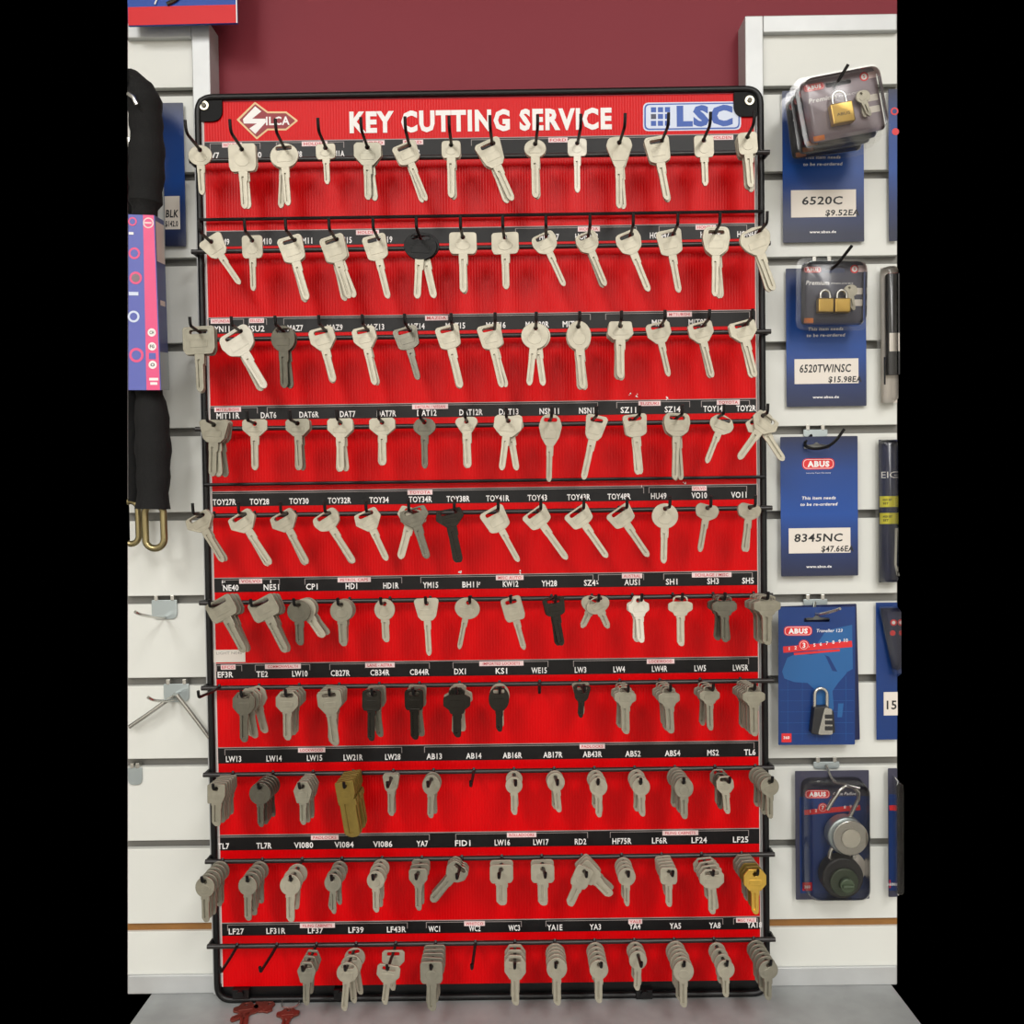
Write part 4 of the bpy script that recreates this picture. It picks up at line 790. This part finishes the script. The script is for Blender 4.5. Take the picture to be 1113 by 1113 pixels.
# round combination locks in a big blister
def codepack(label, p_tl, y, w_=0.0815, full=True):
    h_ = 0.1435; b = at(p_tl[0], p_tl[1], y); e = empty('round_lock_pack', b, label, 'padlock pack', 'round lock packs')
    m = MB(); m.prism(fillet([(0, -h_), (w_, -h_), (w_, 0), (0, 0)], 0.001, 2), -0.0004, 0.0001, 'card_slate'); m.build('card', e)
    m = MB(); paper(m, w_ * .06, w_ * .94, -h_ * .95, -h_ * .2, -0.0006, 'card_blue')
    if full:
        abus(m, w_ * .3, -h_ * .18, w_ * .34, -0.0008); m.text('Code Padlock', w_ * .68, -h_ * .19, 0.0034, -0.0008, 'white_ink', width=w_ * .34, shear=.2)
    rt = Matrix.Rotation(R(-4.5), 3, 'Y'); m.box(w_ * .12, w_ * .88, -0.0008, -0.0007, -h_ * .325, -h_ * .285, 'abus_red', rt)
    for k, t in enumerate(['1', '2', '', '', '', '', '8', '9', '10']):
        if t and full: m.text(t, w_ * (.2 + .078 * k), -h_ * (.323 - .005 * k), 0.0032, -0.0012, 'white_ink', bold=.02)
    if full:
        m.disc(w_ * .37, -0.0011, -h_ * .285, 0.0052, -0.0009, 'abus_red'); m.disc(w_ * .37, -0.0012, -h_ * .285, 0.0042, -0.00115, 'white_ink'); m.disc(w_ * .37, -0.0013, -h_ * .285, 0.0038, -0.00125, 'abus_red'); m.text('7', w_ * .37, -h_ * .285 - .002, 0.0042, -0.0014, 'white_ink', bold=.03)
    paper(m, w_ * .09, w_ * .22, -h_ * .93, -h_ * .865, -0.0008, 'abus_red'); m.text('360', w_ * .155, -h_ * .91, 0.003, -0.0009, 'white_ink', bold=.03)
    m.build('printing', e, smooth=None)
    if full:
        x, z = w_ * .655, -h_ * .47; r = 0.0205
        m = MB(); m.disc(x - .003, -0.019, z + .001, r, -0.004, 'zinc', 40); d = m.build('silver_lock_body', e, bevel=0.002)
        m = MB(); m.disc(x, -0.022, z, r * .93, -0.0192, 'steel', 40); m.disc(x, -0.0235, z, r * .5, -0.0221, 'nickel_white', 32); m.build('polished_face', d, bevel=0.0008)
        m = MB(); m.tube([(w_ * .36, -0.018, -h_ * .26), (w_ * .42, -0.018, -h_ * .2), (w_ * .53, -0.018, -h_ * .11), (w_ * .6, -0.018, -h_ * .08), (w_ * .7, -0.018, -h_ * .085), (w_ * .78, -0.017, -h_ * .13), (w_ * .79, -0.015, -h_ * .18), (w_ * .74, -0.013, -h_ * .26), (w_ * .68, -0.012, -h_ * .34)], 0.0023, 'steel', 12); m.build('open_shackle', d, smooth=True)
        x, z = w_ * .56, -h_ * .78; r = 0.0225
        m = MB(); m.disc(x, -0.020, z, r, -0.003, 'dark_rubber', 40); d = m.build('black_lock_body', e, bevel=0.002)
        m = MB(); m.disc(x + .012, -0.0035, z + .004, 0.019, -0.0012, 'label_paper', 36); m.build('paper_disc', d)
        m = MB(); m.disc(x, -0.024, z - .003, r * .68, -0.0205, 'green_dial', 36); dd = m.build('dial', d, bevel=0.001)
        m = MB(); m.disc(x + .001, -0.031, z - .004, r * .34, -0.0245, 'green_dial', 28); m.box(x - .005, x + .007, -0.0345, -0.031, z - .0052, z - .0022, 'green_dial'); m.build('dial_knob', d, bevel=0.0008)
        m = MB(); shackle(m, x + .001, z + r * .85, 0.026, 0.016, 0.0026, -0.012); m.build('shackle', d, smooth=True)
    m = shell(w_ * .015, w_ * .985, -h_ * .985, -h_ * .015, 0.028 if full else .02, 0.012, 0.005); m.build('clear_shell', e, smooth=True)
    return e
codepack('tall blister pack with a silver round lock above a black dial lock', (864, 838), YC - .004)
bracket('steel slatwall hook from which the round lock pack hangs', 898, 827.5, 28, 8, [(898, 832, 0.019), (905, 850, 0.004), (920, 853, -0.006), (935, 857, -0.013)], mt2='steel')
# second bay, running out of the modelled stretch of wall
XE = at(975, 556, 0.0)
def edgew(px, y): return at(975, 556, y).x - at(px, 556, y).x
def partcard(label, px0, py0, py1, y, mt, name='hanging_card', px1=975.0):
    b = at(px0, py0, y); e = empty(name, b, label, 'card', None); x1 = at(px1, py0, y).x - b.x; xb = at(px1, py1, y).x - b.x; z = at(px0, py1, y).z - b.z
    m = MB(); m.prism([(0, z), (xb, z), (x1, 0), (0, 0)], -0.0003, 0.0003, mt); m.build('card', e); return e, x1, z
e, x1, z = partcard('blue card with red spots at the right edge of the wall, beside the padlock stack', 965.5, 97, 262, YC, 'reorder_blue')
m = MB(); m.disc(x1 - .003, -0.0005, -.024, 0.0042, -0.0004, 'abus_red'); m.build('red_dot', e, smooth=None)
m = MB(); m.disc(x1 - .003, -0.0006, -.024, 0.0026, -0.00055, 'reorder_blue'); m.build('dot_centre', e, smooth=None)
m = MB(); m.disc(x1 - .002, -0.0005, -.046, 0.0038, -0.0004, 'abus_red'); m.build('red_dot', e, smooth=None)
def partpack(label, px0, py0, py1, y, d, px1=975.0, mt='card_navy'):
    e, x1, z = partcard(label, px0, py0, py1, y, mt, 'blister_pack', px1); e['category'] = 'blister pack'
    m = shell(-.004, x1, z - .003, .003, d, 0.005, 0.003); m.build('clear_shell', e, smooth=True); return e, x1, z
e, x1, z = partpack('narrow clear blister pack with black tool on the right edge, second down', 957, 291, 438, YC - .001, 0.016, mt='label_paper')
m = MB(); m.box(.005, x1 - .0005, -0.008, -0.001, z + .03, -.008, 'dark_rubber'); m.box(.006, x1 - .001, -0.0085, -0.008, z + .055, z + .075, 'label_paper'); m.build('packed_tool', e, bevel=.001)
m = MB(); m.box(.003, .005, -0.0006, -0.0004, z + .02, z + .05, 'black_ink'); m.box(.008, x1, -0.0006, -0.0004, -.012, -.006, 'abus_red'); m.build('printing', e, smooth=None)
e, x1, z = partpack('dark navy blister pack with two yellow labels at the right edge', 955, 478, 633, YC - .001, 0.016, mt='navy')
m = MB(); m.text('EIG', x1 / 2 + .001, -.042, .007, -0.0006, 'white_ink', width=x1 * .85)
for k in (0, 1):
    za = -.062 - .0185 * k; m.box(.0005, x1 - .0005, -0.0008, -0.0005, za - .012, za, 'yellow_print'); m.text('HIGH KEY', x1 * .45, za - .005, .0022, -0.001, 'black_ink', width=x1 * .5, bold=.03); m.text('SET', x1 * .35, za - .009, .0022, -0.001, 'black_ink', width=x1 * .3, bold=.03)
m.build('printing', e, smooth=None)
m = MB(); m.tube([(x1 * .75, -.009, z + .06), (x1 * .7, -.009, z + .02), (x1 * .85, -.009, z + .008)], 0.0014, 'steel', 8); m.build('packed_wire', e, smooth=True)
e, x1, z = partcard('blue card with price note starting 15 at the right edge of the wall', 952, 655, 804, YC, 'card_blue')
m = MB(); xa = .008; m.box(xa, x1, -0.0006, -0.0004, z + .027, z + .053, 'label_paper'); m.text('15', (xa + x1) / 2 + .001, z + .034, .0095, -0.0007, 'black_ink', bold=.02); m.build('price_sticker', e, smooth=None)
b = at(957, 661, YC - .006); e = empty('blister_pack', b, 'tilted dark blister pack with red round logos over the blue 15 card', 'blister pack')
x1 = at(975, 661, YC - .006).x - b.x
m = MB(); m.prism([(.0125, -.066), (x1, -.069), (x1, 0), (0, 0)], -0.0003, .0003, 'navy'); m.disc(x1 - .004, -.0006, -.016, .0036, -.0004, 'abus_red'); m.disc(x1 - .005, -.0006, -.0275, .003, -.0004, 'abus_red'); m.disc(x1 - .004, -.0007, -.016, .002, -.00065, 'white_ink'); m.build('card', e, smooth=None)
m = MB(); ro = [(-.002, .002), (x1, .002), (x1, -.076), (.0135, -.076), (.0115, -.066)]; ri = [(.003, -.003), (x1, -.003), (x1, -.070), (.0155, -.070), (.0145, -.064)]
m.add([(p[0], 0, p[1]) for p in ro] + [(p[0], -.011, p[1]) for p in ri], [(0, 1, 6, 5), (1, 2, 7, 6), (2, 3, 8, 7), (3, 4, 9, 8), (4, 0, 5, 9), (5, 6, 7, 8, 9)], 'clear_plastic'); m.build('clear_shell', e)
b = codepack('round lock blister pack at the right edge, mostly out of view', (965, 835), YC - .004, w_=at(975, 835, YC - .004).x - at(965, 835, YC - .004).x, full=False)
# ------------------------------------------------------------------ left bay
XLn = lambda y: at(139, 556, y).x
e = reorder('blue reorder card with a note ending BLK, behind the black chain sleeve', (176, 112), at(199, 112, YC).x - at(176, 112, YC).x, at(176, 112, YC).z - at(176, 268, YC).z, YC, '', '', slot=False)
for ch in list(e.children):
    if ch.name.startswith('printing'): bpy.data.objects.remove(ch)
w_ = at(199, 112, YC).x - at(176, 112, YC).x
m = MB(); m.box(0.0005, w_ * .74, -.0006, -.0004, -.137, -.101, 'label_paper'); m.text('BLK', w_ * .36, -.124, .008, -.0008, 'black_ink', width=w_ * .6, bold=.03, shear=.1); m.text('$142.0', w_ * .34, -.134, .006, -.0008, 'black_ink', width=w_ * .6, bold=.03); m.build('price_sticker', e, smooth=None)
# chain in a black sleeve
b = at(165, 330, -0.03); e = empty('chain_lock', b, 'heavy chain lock in black fabric sleeve hanging at the left edge', 'chain lock')
def sleeve(pts, rad, name, right_of=None):
    m = MB(); P = []
    for k in range(len(pts) - 1):
        for t in range(6):
            u = t / 6; P.append(tuple(pts[k][q] * (1 - u) + pts[k + 1][q] * u for q in range(3)))
    P.append(pts[-1])
    W3 = [at(*p) - b for p in P]
    for _ in range(3):
        W3 = [W3[0]] + [(W3[k - 1] + W3[k] * 2 + W3[k + 1]) / 4 for k in range(1, len(W3) - 1)] + [W3[-1]]
    rr = [rad * (1 + .05 * math.sin(k * 1.7) + .05 * math.sin(k * .61 + 1)) * (0.76 if -.045 - b.z - 0 < -1 else 1) * (0.78 if at(160, 436, -.03).z < v.z + b.z < at(160, 225, -.03).z else 1) for k, v in enumerate(W3)]
    m.tube(W3, rr, 'fabric_black', 20); 
    def lim(v): 
        Y = v[1] + b.y; x = at(139.5, 556 - (v[2] + b.z) * 1000, Y).x - b.x; return (max(v[0], x), v[1], v[2])
    m.v = [lim(v) for v in m.v]
    return m.build(name, e, smooth=True)
sl = sleeve([(130, 92, -.035), (146, 95, -.035), (157, 112, -.035), (160, 150, -.033), (159, 200, -.03), (157, 240, -.029), (156, 300, -.029), (158, 400, -.028), (165, 445, -.026), (167, 500, -.024), (166, 553, -.024)], 0.0172, 'fabric_sleeve')
s2 = sleeve([(142, 160, -.005), (138, 250, -.004), (139, 430, -.004), (140, 500, -.005), (140, 545, -.006)], 0.0125, 'fabric_sleeve')
m = MB(); m.tube([at(139.5, 102, -.055) - b, at(145, 106, -.057) - b, at(149, 114, -.057) - b], .0022, 'steel', 8); m.tube([at(140, 150, -.03) - b, at(141, 160, -.03) - b], .002, 'steel', 8); m.build('metal_ring', e, smooth=True)
def link(px, py, w_, h_, r, y, half=False):
    c = at(px, py, y) - b; pts = []
    for k in range(24):
        a = 2 * math.pi * k / 24; x = w_ * math.cos(a); z = w_ * math.sin(a) + (h_ if math.sin(a) > 0 else -h_)
        pts.append((c.x + x, c.y, c.z + z))
    m = MB(); m.tube(pts, r, 'link_brass', 12, closed=True)
    if half:
        m.v = [(max(v[0], at(139.5, py, y).x - b.x), v[1], v[2]) for v in m.v]
    m.build('chain_link', e, smooth=True)
link(168, 572, .0100, .0135, .0037, -.024); link(142, 568, .0085, .0145, .0033, -.008, half=True)
# carton around the chain
yb = -.052; b2 = at(160, 424, yb); e = empty('lock_carton', b2, 'pink and blue cardboard carton sleeve around the hanging chain lock', 'carton')
def q3(px, py, y): return at(px, py, y) - b2
def face(m, a, mt, dy=0): m.add([(p[0], p[1] + dy, p[2]) for p in a], [(0, 1, 2, 3)], mt)
def lerp(c, u, v): return (c[0] * (1 - u) + c[1] * u) * (1 - v) + (c[3] * (1 - u) + c[2] * u) * v
F4 = [q3(139.5, 424, yb), q3(175, 424, yb), q3(168, 234, yb), q3(139.5, 233, yb)]
S4 = [q3(175, 424, yb), q3(184, 424, -.01), q3(178, 240, -.01), q3(168, 234, yb)]
m = MB(); bk = [q3(139.5, 424, -.009), q3(139.5, 233, -.009)]
vs = [F4[0], F4[1], F4[2], F4[3], bk[0], S4[1], S4[2], bk[1]]
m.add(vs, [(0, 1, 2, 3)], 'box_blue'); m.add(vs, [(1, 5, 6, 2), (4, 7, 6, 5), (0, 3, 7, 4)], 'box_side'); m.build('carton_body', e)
m = MB()
def fq(u0, u1, v0, v1, mt, d, C=F4): m.add([tuple(lerp(C, u, v) + Vector((0, -d, 0))) for u, v in ((u0, v0), (u1, v0), (u1, v1), (u0, v1))], [(0, 1, 2, 3)], mt)
def fdisc(u, v, r, mt, d, C=F4, n=18):
    c = lerp(C, u, v); m.add([(c.x + r * math.cos(6.2832 * k / n), c.y - d, c.z + r * math.sin(6.2832 * k / n)) for k in range(n)], [tuple(range(n))], mt)
fq(.56, .97, 0, 1, 'pink_print', .0003)
for v, t in ((.33, 'CH'), (.25, 'FG'), (.195, '||'), (.145, 'O')):
    if t == '||': fq(.66, .88, v - .018, v + .018, 'box_blue', .0004)
    else: fdisc(.77, v, .0042, 'white_ink', .0004); c = lerp(F4, .77, v); m.text(t, c.x, c.z - .0016, .0033, c.y - .0005, 'screw_dark', width=.0045, bold=.03)
fdisc(.76, .955, .0055, 'tag_white', .0004); fdisc(.76, .955, .0042, 'pink_print', .0005); fq(.62, .88, .95, .96, 'tag_white', .0006)
fq(.65, .93, .055, .07, 'white_ink', .0004); fq(.68, .9, .03, .045, 'white_ink', .0004)
for u, v, r in ((.1, .96, .0045), (.16, .78, .006), (.2, .64, .0065), (.12, .42, .006), (.2, .2, .0075)): fdisc(u + .06, v, r, 'pink_print' if v != .42 else 'logo_pale', .0003); fdisc(u + .06, v, r * .65, 'box_blue' if v != .64 else 'card_mauve', .0004)
fq(.02, .35, .54, .56, 'logo_pale', .0004); fq(.02, .2, .885, .9, 'white_ink', .0004)
m.build('front_printing', e, smooth=None)
m = MB()
def sq(u0, u1, v0, v1, mt): m.add([tuple(lerp(S4, u, v) + Vector((.0004, -.0001, 0))) for u, v in ((u0, v0), (u1, v0), (u1, v1), (u0, v1))], [(0, 1, 2, 3)], mt)
sq(.0, 1, .0, .22, 'zinc'); m.build('carton_foot', e, smooth=None); m = MB(); sq(.25, .8, .49, .52, 'label_paper'); m.build('side_printing', e, smooth=None); m = MB()
sq(.05, .95, .74, .97, 'label_paper')
for k in range(8): sq(.3 + .06 * k, .33 + .06 * k, .8, .94, 'screw_dark')
m.build('side_label', e, smooth=None)
# sign board above the left bay
ys = -0.004; b = at(139.5, 28, ys); e = empty('header_sign', b, 'blue and red header sign above the left slatwall bay', 'sign')
X1 = at(258, 28, ys).x - b.x; Zt = ZT - b.z
m = MB(); m.box(0, X1, 0, .003, 0, Zt, 'sign_blue'); m.v = [(v[0] + (v[2] * (-.011) if v[0] < .001 else 0), v[1], v[2] + (.001 * 1 if v[0] > .001 and v[2] < .01 else 0)) for v in m.v]; m.build('sign_panel', e)
zz = at(200, 7, ys).z - b.z; m = MB(); m.prism([(0.0002, .0002), (X1 - .0012, .0012), (X1 - .0012, zz + .001), (0.0002, zz)], -.0003, -.0001, 'sign_red'); m.box(X1 - .001, X1 + .0002, -.0004, -.0001, .001, Zt, 'white_ink'); m.build('red_band', e)
m = MB(); q = at(183, 2, ys) - b; m.tube([(q.x - .014, -.0012, q.z - .003), (q.x - .011, -.0012, q.z + .004), (q.x - .005, -.0012, q.z + .008)], .0009, 'white_ink', 8); m.build('printed_shackle', e)
m = MB(); m.tube([(q.x - .001, -.0012, q.z - .003), (q.x + .008, -.0012, q.z + .001), (q.x + .014, -.0012, q.z + .006), (q.x + .012, -.0012, q.z + .014)], .0022, 'screw_dark', 8); m.build('printed_lock', e)
# ------------------------------------------------------------------ keys lying on the counter
def flat_key(px, py, rotz, sc, label, ring_=False):
    p = at_z(px, py, ZC + 0.0016)
    me, pv = bow('wing', 0.026 * sc, 0.021 * sc, 'c', KM['R']); bl = blade('house', 0.009 * sc, 0.03 * sc, -0.021 * sc - pv[1] + .001, 0, KM['R'])
    e = empty('copper_key', p, label, 'key', 'red keys on the counter', (R(-90), 0, R(rotz)))
    for nm, d in (('bow', me), ('blade', bl)):
        o = bpy.data.objects.new(nm, d); COL.objects.link(o); o.parent = e
flat_key(268, 1092, 12, 1.0, 'red copper key lying on the counter, leftmost under the rack')
flat_key(294, 1091, -48, 1.0, 'red copper key on the counter, lying aslant between the other two')
flat_key(314, 1098, 6, 0.9, 'red copper key with a small wire ring on the counter, rightmost')
p = at_z(316, 1090, ZC + .002); m = MB(); m.tube([(.0095 * math.cos(a), .0125 * math.sin(a), .0008 * math.sin(3 * a) + .001) for a in [2 * math.pi * k / 20 for k in range(20)]], .0006, 'steel', 6, closed=True)
tag(m.build('wire_ring', loc=p, smooth=True), 'thin steel wire ring lying at the rightmost red key', 'ring')
